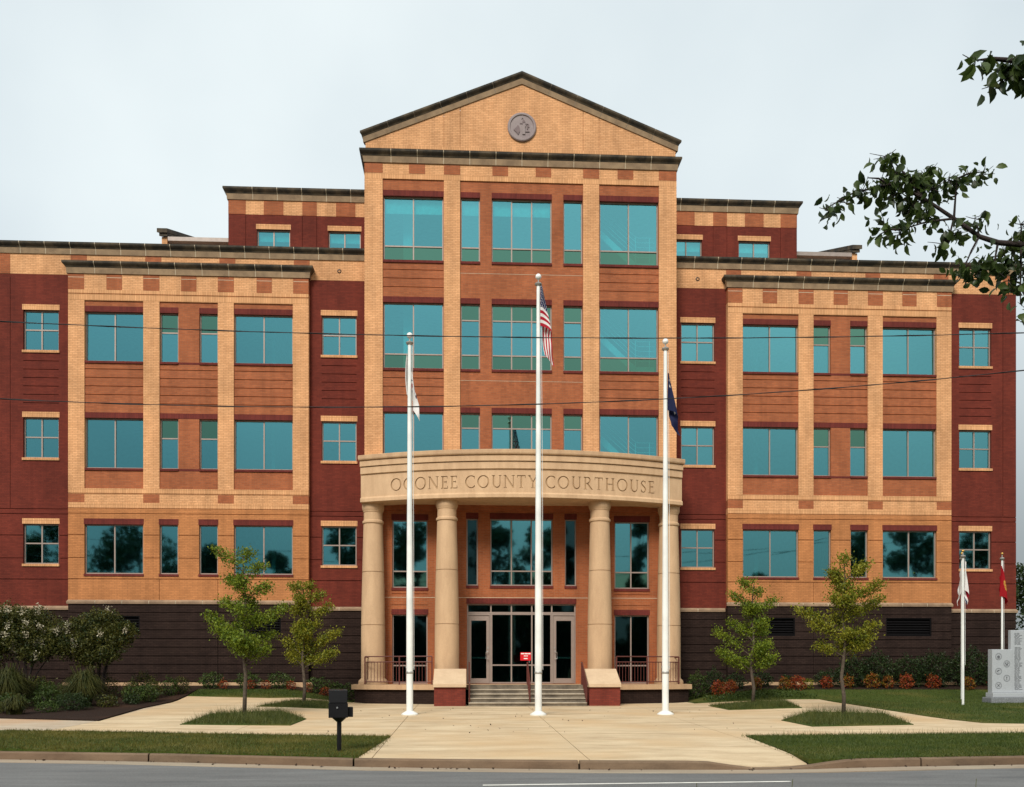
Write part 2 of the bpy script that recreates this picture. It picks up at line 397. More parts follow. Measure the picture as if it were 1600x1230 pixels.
# ------------------------------------------------------------------ mesh helpers
class MB:
    def __init__(self):
        self.v, self.f = [], []
    def add(self, vs, fs):
        k = len(self.v)
        self.v.extend(vs)
        self.f.extend([tuple(i + k for i in f) for f in fs])
        return self
    def box(self, x0, x1, y0, y1, z0, z1):
        return self.add([(x0, y0, z0), (x1, y0, z0), (x1, y1, z0), (x0, y1, z0), (x0, y0, z1), (x1, y0, z1), (x1, y1, z1), (x0, y1, z1)],
                        [(0, 3, 2, 1), (4, 5, 6, 7), (0, 1, 5, 4), (1, 2, 6, 5), (2, 3, 7, 6), (3, 0, 4, 7)])
    def prism_y(self, poly, y0, y1):
        """polygon in (x,z), counter-clockwise seen from the front, extruded y0..y1"""
        n = len(poly)
        vs = [(x, y0, z) for x, z in poly] + [(x, y1, z) for x, z in poly]
        fs = [tuple(range(n)), tuple(range(2 * n - 1, n - 1, -1))]
        fs += [(i, i + n, (i + 1) % n + n, (i + 1) % n) for i in range(n)]
        return self.add(vs, fs)
    def prism_z(self, poly, z0, z1):
        n = len(poly)
        vs = [(x, y, z0) for x, y in poly] + [(x, y, z1) for x, y in poly]
        fs = [tuple(range(n - 1, -1, -1)), tuple(range(n, 2 * n))]
        fs += [(i, (i + 1) % n, (i + 1) % n + n, i + n) for i in range(n)]
        return self.add(vs, fs)
    def tube(self, pts, rad, seg=8, cap=True):
        pts = [Vector(p) for p in pts]
        if not isinstance(rad, (list, tuple)):
            rad = [rad] * len(pts)
        k = len(self.v)
        up = Vector((0, 0, 1))
        for i, p in enumerate(pts):
            d = (pts[min(i + 1, len(pts) - 1)] - pts[max(i - 1, 0)]).normalized()
            a = d.cross(up) if abs(d.z) < 0.95 else d.cross(Vector((1, 0, 0)))
            a.normalize(); b = d.cross(a)
            for s in range(seg):
                t = 2 * math.pi * s / seg
                q = p + (a * math.cos(t) + b * math.sin(t)) * rad[i]
                self.v.append(tuple(q))
        for i in range(len(pts) - 1):
            for s in range(seg):
                s2 = (s + 1) % seg
                self.f.append((k + i * seg + s, k + i * seg + s2, k + (i + 1) * seg + s2, k + (i + 1) * seg + s))
        if cap:
            self.f.append(tuple(k + s for s in range(seg - 1, -1, -1)))
            e = k + (len(pts) - 1) * seg
            self.f.append(tuple(e + s for s in range(seg)))
        return self
    def lathe(self, prof, cx=0, cy=0, seg=32):
        k = len(self.v)
        for r, z in prof:
            for s in range(seg):
                t = 2 * math.pi * s / seg
                self.v.append((cx + r * math.cos(t), cy + r * math.sin(t), z))
        for i in range(len(prof) - 1):
            for s in range(seg):
                s2 = (s + 1) % seg
                self.f.append((k + i * seg + s, k + i * seg + s2, k + (i + 1) * seg + s2, k + (i + 1) * seg + s))
        self.f.append(tuple(k + s for s in range(seg - 1, -1, -1)))
        e = k + (len(prof) - 1) * seg
        self.f.append(tuple(e + s for s in range(seg)))
        return self
    def mesh(self, name, m, smooth=False, angle=None):
        me = bpy.data.meshes.new(name)
        me.from_pydata(self.v, [], self.f)
        me.materials.append(m)
        if smooth:
            for p in me.polygons:
                p.use_smooth = True
            if angle:
                me.set_sharp_from_angle(angle=R(angle))
        me.update()
        return me
    def build(self, name, m, parent=None, smooth=False, angle=None):
        return link(name, self.mesh(name, m, smooth, angle), parent)

def link(name, me, parent=None, loc=None):
    o = bpy.data.objects.new(name, me)
    COL.objects.link(o)
    if parent is not None:
        o.parent = parent
    if loc is not None:
        o.location = loc
    return o

def thing(name, label, cat, loc=(0, 0, 0), group=None):
    o = bpy.data.objects.new(name, None)
    COL.objects.link(o)
    o.empty_display_size = 0.3
    o.location = loc
    o['label'] = label; o['category'] = cat
    if group: o['group'] = group
    return o

def tag(o, label=None, cat=None, kind=None, group=None):
    if label: o['label'] = label
    if cat: o['category'] = cat
    if kind: o['kind'] = kind
    if group: o['group'] = group
    return o

def bevel(o, w=0.01, seg=1):
    md = o.modifiers.new('bevel', 'BEVEL')
    md.width = w; md.segments = seg; md.limit_method = 'ANGLE'
    return o

# ------------------------------------------------------------------ terrain
def smooth(a, b, x):
    t = np.clip((x - a) / (b - a), 0, 1)
    return t * t * (3 - 2 * t)
def terr(x, y):
    zc = np.interp(y, [-60, -19.9, -3.2, 0, 60], [-.056, -.056, .28, .30, .30])
    zs = np.interp(y, [-60, -19.9, -10.5, -3.2, .6, 3, 60], [-.056, -.056, .135, .44, .93, .95, .95])
    w = smooth(6.0, 9.5, np.abs(x))
    return (1 - w) * zc + w * zs

def in_poly(px, py, poly):
    n = len(poly); c = False; j = n - 1
    for i in range(n):
        xi, yi = poly[i]; xj, yj = poly[j]
        if (yi > py) != (yj > py) and px < (xj - xi) * (py - yi) / (yj - yi) + xi:
            c = not c
        j = i
    return c

def sheet(name, poly, m, off=0.0, holes=(), res=0.8, thick=0.12, parent=None, clip=None, zf=None):
    """a slab of ground cover following the terrain, with real edges"""
    zf = zf or terr
    vs, es = [], []
    def ring(pl):
        k = len(vs); pts = []
        for i in range(len(pl)):
            a, b = pl[i], pl[(i + 1) % len(pl)]
            n = max(1, int(math.hypot(b[0] - a[0], b[1] - a[1]) / res))
            for q in range(n):
                pts.append((a[0] + (b[0] - a[0]) * q / n, a[1] + (b[1] - a[1]) * q / n))
        vs.extend(Vector(p) for p in pts)
        es.extend((k + i, k + (i + 1) % len(pts)) for i in range(len(pts)))
    ring(poly)
    for h in holes: ring(h)
    if clip: ring(clip)
    xs = [p[0] for p in (clip or poly)]; ys = [p[1] for p in (clip or poly)]
    nx = max(1, int((max(xs) - min(xs)) / res)); ny = max(1, int((max(ys) - min(ys)) / res))
    for i in range(nx + 1):
        for j in range(ny + 1):
            x = min(xs) + (i + 0.37) * (max(xs) - min(xs)) / (nx + 1); y = min(ys) + (j + 0.41) * (max(ys) - min(ys)) / (ny + 1)
            vs.append(Vector((x, y)))
    ov, oe, of, _, _, _ = delaunay_2d_cdt(vs, es, [], 0, 1e-5)
    keep = []
    for f in of:
        c = sum((ov[i] for i in f), Vector((0, 0))) / len(f)
        if not in_poly(c.x, c.y, poly): continue
        if clip and not in_poly(c.x, c.y, clip): continue
        if any(in_poly(c.x, c.y, h) for h in holes): continue
        keep.append(tuple(f))
    if not keep: return None
    used = sorted({i for f in keep for i in f}); mp = {i: k for k, i in enumerate(used)}
    P = [(ov[i].x, ov[i].y, float(zf(ov[i].x, ov[i].y)) + off) for i in used]
    F = [tuple(mp[i] for i in f) for f in keep]
    F = [f if (P[f[1]][0] - P[f[0]][0]) * (P[f[2]][1] - P[f[0]][1]) - (P[f[1]][1] - P[f[0]][1]) * (P[f[2]][0] - P[f[0]][0]) > 0 else f[::-1] for f in F]
    cnt = {}
    for f in F:
        for a, b in zip(f, f[1:] + f[:1]):
            cnt[(a, b)] = cnt.get((a, b), 0) + 1
    n = len(P)
    P += [(x, y, z - thick) for x, y, z in P]
    for (a, b) in list(cnt):
        if (b, a) not in cnt:
            F.append((a, a + n, b + n, b))
    mb = MB(); mb.v, mb.f = P, F
    return mb.build(name, m, parent)

# kerb line (x, y) of the front top edge, left to right
KERB = [(-60, -9.5), (-30, -13.6), (-18, -16.2), (-11.56, -17.74), (-8.41, -18.34), (-4.24, -19.58), (-0.22, -20.2), (1.9, -20.38), (3.0, -20.42), (3.9, -20.40), (5.1, -20.1), (8.33, -19.75), (14, -19.3), (30, -18.2), (60, -16)]
def kerb_y(x):
    return float(np.interp(x, [p[0] for p in KERB], [p[1] for p in KERB]))
# the wide base ground, to the horizon
gx = sorted(set(list(np.arange(-40, 41, 2.0)) + [-900, -500, -250, -120, -70, 70, 120, 250, 500, 900]))
gy = [-900, -400, -150, -80, -45, -31.0, 'a', 'b'] + list(np.linspace(0.03, 1, 24)) + [10, 20, 40, 80, 160, 400, 900]
mb = MB()
nx = len(gx)
for row in gy:
    for x in gx:
        k0 = kerb_y(x)
        if row == 'a': mb.v.append((x, k0 - .05, -.34))
        elif row == 'b': mb.v.append((x, k0 + .16, -.34))
        elif row <= 1 and row > 0:
            yy = k0 + .17 + (8 - k0 - .17) * row
            mb.v.append((x, yy, float(terr(x, yy)) - .05 if row > .04 else -.2))
        else: mb.v.append((x, row, float(terr(x, row)) - .05 if row > 0 else -.34))
mb.f = [(j * nx + i, j * nx + i + 1, (j + 1) * nx + i + 1, (j + 1) * nx + i) for j in range(len(gy) - 1) for i in range(nx - 1)]
tag(mb.build('ground', M['farground']), 'base ground around the courthouse reaching to the horizon', kind='structure')

ROADZ = -0.205
roadpoly = [(-120, kerb_y(-60) - 0.55)] + [(x, kerb_y(x) - 0.55) for x in np.arange(-60, 61, 4.0)] + [(120, kerb_y(60) - .55), (120, -30.9), (-120, -30.9)]
road = sheet('road', roadpoly[::-1], M['asphalt'], ROADZ, res=6, thick=0.1, zf=lambda x, y: 0.0)
tag(road, 'grey asphalt road running along the front of the plaza', kind='structure')
gut = sheet('gutter', ([(x, kerb_y(x) - 0.56) for x in np.arange(-60, 61, 3.0)] + [(x, kerb_y(x) - 0.02) for x in np.arange(60, -61, -3.0)]), M['gutter'], ROADZ + 0.006, res=3, thick=.05, zf=lambda x, y: 0.0)
tag(gut, 'pale concrete gutter strip between kerb and asphalt', kind='structure')
mb = MB()
for (xa, xb, ya, yb) in ((-2.0, 2.95, -22.36, -22.13),):
    mb.add([(xa, ya - .05, ROADZ + .004), (xb, yb - .05, ROADZ + .004), (xb, yb + .05, ROADZ + .004), (xa, ya + .05, ROADZ + .004)], [(0, 1, 2, 3)])
mb.build('lane_marking', M['linepaint'], road)

kerb = bpy.data.objects.new('kerb', None); COL.objects.link(kerb)
tag(kerb, 'brown weathered concrete kerb along the road with a dropped section', kind='structure')
joints = [-29.5, -26.0, -22.5, -19.0, -15.4, -12.0, -8.45, -4.33, -0.22, 2.9, 6.19, 10.2, 14.2, 18.2, 22.2, 26.2]
def kerb_h(x):      # dropped where the ramp meets the road
    d = smooth(1.9, 3.0, x) * (1 - smooth(3.25, 5.0, x))
    return -0.05 - 0.125 * d
for a, b in zip(joints[:-1], joints[1:]):
    a2, b2 = a + 0.018, b - 0.018
    n = max(3, int((b - a) / 0.35)); vs = []; fs = []
    for i in range(n + 1):
        x = a2 + (b2 - a2) * i / n; y = kerb_y(x); h = kerb_h(x)
        vs += [(x, y, ROADZ - .08), (x, y + 0.015, h - 0.025), (x, y + 0.04, h), (x, y + 0.17, h + .002), (x, y + 0.17, ROADZ - .08)]
    for i in range(n):
        k = i * 5
        fs += [(k + j, k + 5 + j, k + 6 + j, k + 1 + j) for j in range(4)]
    fs += [(0, 1, 2, 3, 4), tuple(n * 5 + j for j in (4, 3, 2, 1, 0))]
    mb = MB(); mb.v, mb.f = vs, fs
    mb.build('kerb_stone', M['kerb'], kerb)

# paving
ISL = {
    'a': [(-9.9, -11.5), (-9.98, -8.1), (-8.1, -6.95), (-6.86, -9.6), (-6.9, -11.9)],
    'b': [(-9.25, -5.3), (-8.55, -2.75), (-7.4, -2.1), (-6.6, -2.4), (-6.25, -5.0)],
    'c': [(6.5, -3.75), (8.4, -3.12), (9.45, -3.42), (9.0, -6.3), (6.6, -6.05)],
    'd': [(6.8, -10.6), (8.6, -7.85), (10.75, -8.6), (9.85, -12.3), (6.87, -12.8)],
}
def ky(x, d=0.18): return (x, kerb_y(x) + d)
PLAZA = [(-4.0, -15.17), (-4.26, -19.3), ky(-4.25), ky(-2), ky(0), ky(2), ky(3.0), ky(3.95), (4.0, -20.0), (4.28, -15.4),
         (12.6, -15.0), (30, -14.2), (30, -11.9), (13.1, -12.02), (12.07, -11.77), (11.66, -9.54), (11.26, -4.94), (10.92, -2.88), (8.49, -2.89), (6.45, -2.0),
         (6.45, -0.2), (-6.45, -0.2), (-6.6, -0.9), (-9.44, -2.37), (-12.51, -1.91), (-12.73, -5.92), (-12.51, -10.22), (-15.64, -9.36), (-40, -5.0), (-40, -8.2),
         (-13.77, -13.2), (-11.1, -13.68), (-8.78, -14.28), (-5.98, -14.85)]
PLAZA = PLAZA[::-1]
plaza = bpy.data.objects.new('plaza', None); COL.objects.link(plaza)
tag(plaza, 'pale concrete plaza and sidewalks in front of the courthouse', kind='structure')
def plaza_z(x, y):
    z = terr(x, y)
    d = smooth(1.6, 2.9, x) * (1 - smooth(3.4, 5.0, x)) * (1 - smooth(-20.4, -18.6, y))
    return z - 0.11 * d
xc = [-40, -20, -12.6, -8, -4, 0, 4, 8, 13.0, 20, 30]
yc = [-21, -15.2, -10.5, -6.2, 0.5]
g = 0.008
for i in range(len(xc) - 1):
    for j in range(len(yc) - 1):
        if -1 < i and not (xc[i] >= 20 or xc[i + 1] <= -20):
            pass
        cl = [(xc[i] + g, yc[j] + g), (xc[i + 1] - g, yc[j] + g), (xc[i + 1] - g, yc[j + 1] - g), (xc[i] + g, yc[j + 1] - g)]
        sheet('slab', PLAZA, M['plaza'] if abs(xc[i] + xc[i + 1]) / 2 < 12.5 else M['walk'], 0.0, [ISL[k] for k in ISL], 0.9, 0.06, plaza, cl, plaza_z)

# lawns and beds
LAWNS = {
    'lawn': [
        [(-40, -8.3), (-13.77, -13.22), (-11.1, -13.70), (-8.78, -14.30), (-5.98, -14.87), (-4.0, -15.19), (-4.27, -19.32), ky(-4.26), ky(-8), ky(-11.5), ky(-18), ky(-30), ky(-40)],
        [(4.30, -15.42), (4.02, -20.0), ky(3.97), ky(5.2), ky(8.3), ky(14), ky(30), (30, -14.22), (12.6, -15.02)],
        [(6.6, -2.0), (8.49, -2.87), (10.94, -2.86), (11.28, -4.94), (11.68, -9.52), (12.09, -11.75), (13.1, -12.0), (30, -11.88), (60, -11), (60, 1.0), (8.4, 0.74), (6.6, 1.0)],
        [(-6.6, -0.85), (-9.44, -2.35), (-12.5, -1.89), (-12.6, 0.74), (-6.6, 1.0)],
    ]}
for pl in LAWNS['lawn']:
    a = sum(pl[i][0] * pl[(i + 1) % len(pl)][1] - pl[(i + 1) % len(pl)][0] * pl[i][1] for i in range(len(pl)))
    o = sheet('lawn', pl if a > 0 else pl[::-1], M['lawn'], 0.018, res=1.1, thick=0.08)
    tag(o, 'mown green lawn with worn yellowish patches', kind='structure')
for k in ISL:
    o = sheet('planting_bed', ISL[k][::-1] if k else ISL[k], M['lawn'], 0.02, res=0.7, thick=0.1)
    tag(o, 'raised soil of a grassy tree bed cut into the plaza', kind='structure')
BED = [(-12.55, -1.8), (-12.77, -5.95), (-12.56, -10.15), (-15.66, -9.3), (-40, -4.9), (-40, 1.0), (-12.62, 0.74)]
o = sheet('mulch_bed', BED[::-1], M['mulch'], 0.03, res=0.8, thick=0.1)
tag(o, 'brown mulch bed left of the plaza', kind='structure')
wallbed = [[(8.3, -0.55), (34, -0.75), (34, 1.02), (8.3, 0.78)], [(-12.6, -0.35), (-6.75, -0.2), (-6.75, 1.0), (-12.6, 0.78)]]
for wbp in wallbed:
    o = sheet('mulch_bed', wbp, M['mulch'], 0.032, res=0.8, thick=0.05)
    tag(o, 'narrow mulch strip under the shrubs along the wall', kind='structure')

# ------------------------------------------------------------------ the courthouse
CH = thing('courthouse', 'red and tan brick courthouse with curved limestone portico and pedimented centre', 'building')
YT, YB, YR, YA, YP = 0.0, 0.80, 1.05, 3.3, 0.2

def wall(mb, x0, x1, z0, z1, y, holes=(), grooves=(), t=0.3, vgrooves=(), gw=0.028, gd=0.035):
    """front wall of boxes with openings and recessed horizontal / vertical joints"""
    if x0 > x1: x0, x1 = x1, x0
    hs = [(min(a, b), max(a, b), c, d) for a, b, c, d in holes]
    xs = {x0, x1}; zs = {z0, z1}
    for a, b, c, d in hs:
        xs |= {a, b}; zs |= {c, d}
    gr = []
    for gv in grooves:
        gz, ga, gb = (gv if isinstance(gv, tuple) else (gv, x0, x1))
        ga, gb = min(ga, gb), max(ga, gb)
        gr.append((ga, gb, gz - gw / 2, gz + gw / 2)); xs |= {ga, gb}; zs |= {gz - gw / 2, gz + gw / 2}
    for gx_, ga, gb in vgrooves:
        gr.append((gx_ - .009, gx_ + .009, ga, gb)); xs |= {gx_ - .009, gx_ + .009}; zs |= {ga, gb}
    xs = sorted(v for v in xs if x0 - 1e-6 <= v <= x1 + 1e-6); zs = sorted(v for v in zs if z0 - 1e-6 <= v <= z1 + 1e-6)
    for k in range(len(zs) - 1):
        za, zb = zs[k], zs[k + 1]
        if zb - za < 1e-5: continue
        run = None
        for i in range(len(xs)):
            st = None
            if i < len(xs) - 1 and xs[i + 1] - xs[i] > 1e-5:
                cx, cz = (xs[i] + xs[i + 1]) / 2, (za + zb) / 2
                if any(a < cx < b and c < cz < d for a, b, c, d in hs): st = None
                elif any(a < cx < b and c < cz < d for a, b, c, d in gr): st = 'g'
                else: st = 'w'
            if run and run[1] != st:
                mb.box(run[0], xs[i], y + (gd if run[1] == 'g' else 0), y + t, za, zb)
                run = None
            if st and not run: run = (xs[i], st)
    return mb

_panes = {}
def window(x0, x1, z0, z1, y, mull=(), trans=(), green=(), gm='glass', bar=0.05, parent=CH, depth=0.09, name='window', blind=None):
    """frame mesh with panes as sub-parts; green = set of (col,row) panes with spandrel glass; y = wall face"""
    if x0 > x1: x0, x1 = x1, x0
    yf = y + 0.10
    mb = MB()
    xs = [x0] + sorted(mull) + [x1]; zs = [z0] + sorted(trans) + [z1]
    mb.box(x0, x0 + bar, yf, yf + depth, z0, z1); mb.box(x1 - bar, x1, yf, yf + depth, z0, z1)
    mb.box(x0 + bar, x1 - bar, yf, yf + depth, z0, z0 + bar); mb.box(x0 + bar, x1 - bar, yf, yf + depth, z1 - bar, z1)
    for xm in sorted(mull):
        mb.box(xm - bar / 2, xm + bar / 2, yf + .002, yf + depth, z0 + bar, z1 - bar)
    for zt in sorted(trans):
        for i in range(len(xs) - 1):
            a = xs[i] + (bar if i == 0 else bar / 2); b = xs[i + 1] - (bar if i == len(xs) - 2 else bar / 2)
            mb.box(a, b, yf + .004, yf + depth, zt - bar / 2, zt + bar / 2)
    w = mb.build(name, M['frame'], parent)
    for i in range(len(xs) - 1):
        for j in range(len(zs) - 1):
            a = xs[i] + (bar if i == 0 else bar / 2); b = xs[i + 1] - (bar if i == len(xs) - 2 else bar / 2)
            c = zs[j] + (bar if j == 0 else bar / 2); d = zs[j + 1] - (bar if j == len(zs) - 2 else bar / 2)
            g = 'glass_green' if (i, j) in green else gm
            key = (round(b - a, 3), round(d - c, 3), g)
            if key not in _panes:
                q = MB()
                q.add([(0, 0, 0), (b - a, 0, 0), (b - a, 0, d - c), (0, 0, d - c)], [(0, 1, 2, 3)])
                _panes[key] = q.mesh('pane', M[g])
            # every pane sits a hair out of true, as real glazing does
            o = link('pane', _panes[key], w, (a, yf + 0.04, c))
            o.rotation_euler = (random.gauss(0, 0.004), 0, random.gauss(0, 0.004))
    if blind:
        q = MB(); q.box(x0 + .06, x1 - .06, yf + .14, yf + .16, z1 - blind, z1 - .02)
        q.build('roller_blind', M['blind'], w)
    return w

def sx(s, a, b): return (min(s * a, s * b), max(s * a, s * b))
def bx(name, mat, x0, x1, y0, y1, z0, z1, parent=CH, bev=0):
    o = MB().box(min(x0, x1), max(x0, x1), y0, y1, z0, z1).build(name, M[mat], parent)
    if bev: bevel(o, bev)
    return o

# ---- stone courses ----
def scale_prof(p, h): return [(y * h, z * h) for y, z in p]
LOWER = [(-.10, 0.0), (-.15, .50), (.5, .50), (.5, 0.0)]
UPPER = [(-.17, .505), (-.22, .60), (-.34, .72), (-.40, .80), (-.42, .84), (-.42, 1.0), (.5, 1.0), (.5, .505)]
BACK = [(-.085, .01), (-.135, .50), (-.155, .51), (-.205, .61), (-.325, .73), (-.385, .81), (-.405, .85), (-.405, .985), (.48, .985), (.48, .01)]
TABLE = [(-.30, 0.0), (-.34, .35), (-.34, .55), (-.05, 1.0), (1.0, 1.0), (1.0, 0.0)]
TBACK = [(-.22, .02), (-.26, .5), (-.02, .9), (.95, .9), (.95, .02)]

def extr(L0, prof, m, e0=None, e1=None, name='stone'):
    mb = MB(); n = len(prof)
    mb.v = [((e0(y, z) if e0 else 0), y, z) for y, z in prof] + [(L0 + (e1(y, z) if e1 else 0), y, z) for y, z in prof]
    mb.f = [tuple(range(n)), tuple(range(2 * n - 1, n - 1, -1))] + [(i, i + n, (i + 1) % n + n, (i + 1) % n) for i in range(n)]
    return mb.mesh(name, m)

def course(name, x0, x1, y, z, h, pitch=1.0, ml=False, mr=False, profs=None, back=None, mortar='mortar', ret=0.0):
    """a run of stones, mitred at free ends, over a recessed mortar bed; ret = depth of the side returns"""
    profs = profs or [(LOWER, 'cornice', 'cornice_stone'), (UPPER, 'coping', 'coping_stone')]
    back = scale_prof(back or BACK, h)
    ml_f = (lambda yy, zz: min(0, yy)) if ml else None
    mr_f = (lambda yy, zz: -min(0, yy)) if mr else None
    root = link(name, extr(x1 - x0, back, M[mortar], ml_f, mr_f, name), CH, (x0, y, z))
    n = max(1, round((x1 - x0) / pitch)); p = (x1 - x0) / n; g = 0.014
    for prof, mat, nm in profs:
        pr = scale_prof(prof, h)
        mid = extr(p - 2 * g, pr, M[mat], None, None, nm)
        fst = extr(p - g, pr, M[mat], ml_f, None, nm); lst = extr(p - g, pr, M[mat], None, mr_f, nm)
        for i in range(n):
            if i == 0: link(nm, fst, root, (0, 0, 0))
            elif i == n - 1: link(nm, lst, root, (i * p + g, 0, 0))
            else:
                o = link(nm, mid, root, (i * p + g, random.uniform(-.004, .004), 0))
        if ret > 0:
            for side, on in ((-1, ml), (1, mr)):
                if not on: continue
                mb = MB(); k = len(pr)
                vs = []
                for (yy, zz) in pr:
                    q = min(0, yy)
                    vs.append(((side * -q) if side > 0 else q, q, zz) if yy < 0 else (-side * yy, 0.0, zz))
                base = 0 if side < 0 else x1 - x0
                A = [(base + v[0], v[1] + 0.002, v[2]) for v in vs]; B = [(base + v[0], ret, v[2]) for v in vs]
                mb.v = A + B
                fs = [(i, (i + 1) % k, (i + 1) % k + k, i + k) for i in range(k)] + [tuple(range(k - 1, -1, -1)), tuple(range(k, 2 * k))]
                mb.f = fs
                mb.build(nm, M[mat], root)
    return root

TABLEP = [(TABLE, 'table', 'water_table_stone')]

# ---- wings ----
BIG1, NAR1, NAR2, BIG2 = (9.15, 11.48), (12.11, 12.85), (13.67, 14.40), (15.03, 17.32)
BX0, BX1 = 8.52, 17.95
SMALL = [(6.64, 8.04), (18.42, 19.80)]
XE = 20.87
LINES_LOW = [7.79, 6.94, 6.03, 5.19]
SG = [13.88 - .335 * k for k in range(6)]
for s in (-1, 1):
    # dark red walls either side of the bay
    for (xa, xb) in ((6.2, 8.56), (17.9, XE)):
        w = SMALL[0] if xa < 8 else SMALL[1]
        sm_h = [(s * w[0], s * w[1], za, zb) for za, zb in ((14.30, 15.90), (10.02, 11.63), (5.80, 7.39))]
        gr = [(z, s * w[0], s * w[1]) for z in SG] + [7.99] + LINES_LOW
        vg = [(s * 20.3, 8.0, 17.2)] if xa > 9 else []
        mb = wall(MB(), s * xa, s * xb, 4.12, 17.32, YR, sm_h, gr, vgrooves=vg)
        mb.build('red_wall', M['red'], CH)
        for za, zb in ((14.30, 15.90), (10.02, 11.63), (5.80, 7.39)):
            a, b = sx(s, *w)
            window(a, b, za, zb, YR, [(a + b) / 2], [(za + zb) / 2 + .03])
            bx('lintel', 'tan_soldier', a - .035, b + .035, YR - .012, YR + .1, zb + .004, zb + .22)
            bx('window_sill', 'tan_soldier', a - .035, b + .035, YR - .045, YR + .1, za - .10, za - .003)
        # dark base
        dg = [(3.66 - .345 * k) for k in range(9)]
        wall(MB(), s * xa, s * xb, 0.1, 3.98, YR, (), dg).build('dark_base_wall', M['dark'], CH)
        xa2, xb2 = sx(s, xa if xa < 8 else 17.97, xb if xa > 8 else 8.48)
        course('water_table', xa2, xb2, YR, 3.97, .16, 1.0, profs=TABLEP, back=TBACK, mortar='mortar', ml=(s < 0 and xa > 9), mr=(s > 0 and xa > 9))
    # top frieze band
    blocks = [(8.52, 9.15), (11.48, 12.11), (14.40, 15.03), (17.32, 17.95), (20.3, XE)]
    edges = [6.2]
    for a, b in blocks: edges += [a, b]
    if edges[-1] < XE: edges.append(XE)
    for i in range(len(edges) - 1):
        a, b = edges[i], edges[i + 1]
        if b - a < 1e-4: continue
        isb = (a, b) in blocks
        bx('frieze_block' if isb else 'frieze_panel', 'rust' if isb else 'tan', s * a, s * b, YR - (.014 if isb else .006), YR + .3, 17.323, 18.14)
    a, b = sx(s, 6.2, XE)
    course('cornice', a, b, YR, 18.13, .44, 1.0, ml=s < 0, mr=s > 0, ret=6.0)
    # projecting bay: base, low orange-tan storey, band, piers, infill, frieze
    vz = (2.97, 3.73)
    vents = [(9.62, 11.33), (15.17, 17.10)]
    wall(MB(), s * BX0, s * BX1, 0.1, 4.21, YB, [(s * a, s * b, *vz) for a, b in vents], [3.86 - .345 * k for k in range(10)], vgrooves=[(s * 12.11, .2, 4.2)]).build('dark_base_wall', M['dark'], CH)
    for a, b in vents:
        a, b = sx(s, a, b)
        fr = MB(); fr.box(a, a + .05, YB + .02, YB + .2, *vz); fr.box(b - .05, b, YB + .02, YB + .2, *vz)
        fr.box(a + .05, b - .05, YB + .02, YB + .2, vz[1] - .05, vz[1]); fr.box(a + .05, b - .05, YB + .02, YB + .2, vz[0], vz[0] + .05)
        fr.box(a + .05, b - .05, YB + .18, YB + .2, vz[0] + .05, vz[1] - .05)
        lv = fr.build('louver_vent', M['louver'], CH)
        sl = MB(); L_ = b - a - .1
        sl.add([(0, 0, 0), (L_, 0, 0), (L_, .09, .075), (0, .09, .075), (0, 0, .02), (L_, 0, .02), (L_, .09, .095), (0, .09, .095)],
               [(0, 3, 2, 1), (4, 5, 6, 7), (0, 1, 5, 4), (1, 2, 6, 5), (2, 3, 7, 6), (3, 0, 4, 7)])
        sme = sl.mesh('slat', M['louver'])
        for k in range(6):
            link('slat', sme, lv, (a + .05, YB + .05, vz[0] + .06 + k * .103))
    a, b = sx(s, BX0, BX1)
    course('water_table', a, b, YB, 4.20, .16, 1.0, ml=True, mr=True, profs=TABLEP, back=TBACK)
    bx('plinth_strip', 'ledge', s * 8.35, s * 18.1, YB - .16, YB + .05, .80, 1.08)
    lowh = [(s * p, s * q, 5.39, 7.36) for p, q in (BIG1, NAR1, NAR2, BIG2)]
    wall(MB(), s * BX0, s * BX1, 4.36, 7.98, YB, lowh, LINES_LOW, vgrooves=[(s * 9.15, 4.36, 5.19), (s * 12.11, 4.36, 5.19), (s * 14.40, 4.36, 5.19)]).build('low_wall', M['tan_low'], CH)
    # string course band
    mb = wall(MB(), s * BX0, s * BX1, 7.981, 8.22, YB - .004, (), [8.0]); mb.build('soldier_band', M['tan_soldier'], CH)
    for a, b, isb in ((8.52, 9.15, 1), (9.15, 11.48, 0), (11.48, 12.11, 1), (12.11, 14.40, 0), (14.40, 15.03, 1), (15.03, 17.32, 0), (17.32, 17.95, 1)):
        bx('band_block' if isb else 'band_panel', 'rust' if isb else 'tan', s * a, s * b, YB + (0 if isb else .005), YB + .3, 8.222, 8.56)
    mb = wall(MB(), s * BX0, s * BX1, 8.562, 8.78, YB - .004, (), [8.585]); mb.build('soldier_band', M['tan_soldier'], CH)
    # piers
    for a, b in ((8.52, 9.15), (11.48, 12.11), (14.40, 15.03), (17.32, 17.95)):
        bx('pier', 'tan', s * a, s * b, YB, YB + .34, 8.782, 16.235)
    # infill
    def infill(xa, xb, wins, two):
        hs = []
        for (p, q) in wins:
            hs += [(s * p, s * q, 13.84, 15.81), (s * p, s * q, 9.59, 11.59)]
        gr = [13.53 - .338 * k for k in range(5)]
        if two:
            wall(MB(), s * xa, s * xb, 8.782, 16.235, YB + .045, hs, gr, t=.28).build('spandrel_panel', M['rust'], CH)
        else:
            for za, zb in ((8.782, 9.59), (11.59, 13.84), (15.81, 16.235)):
                wall(MB(), s * xa, s * xb, za, zb, YB + .045, (), [g_ for g_ in gr if za < g_ < zb], t=.28).build('spandrel_panel', M['rust'], CH)
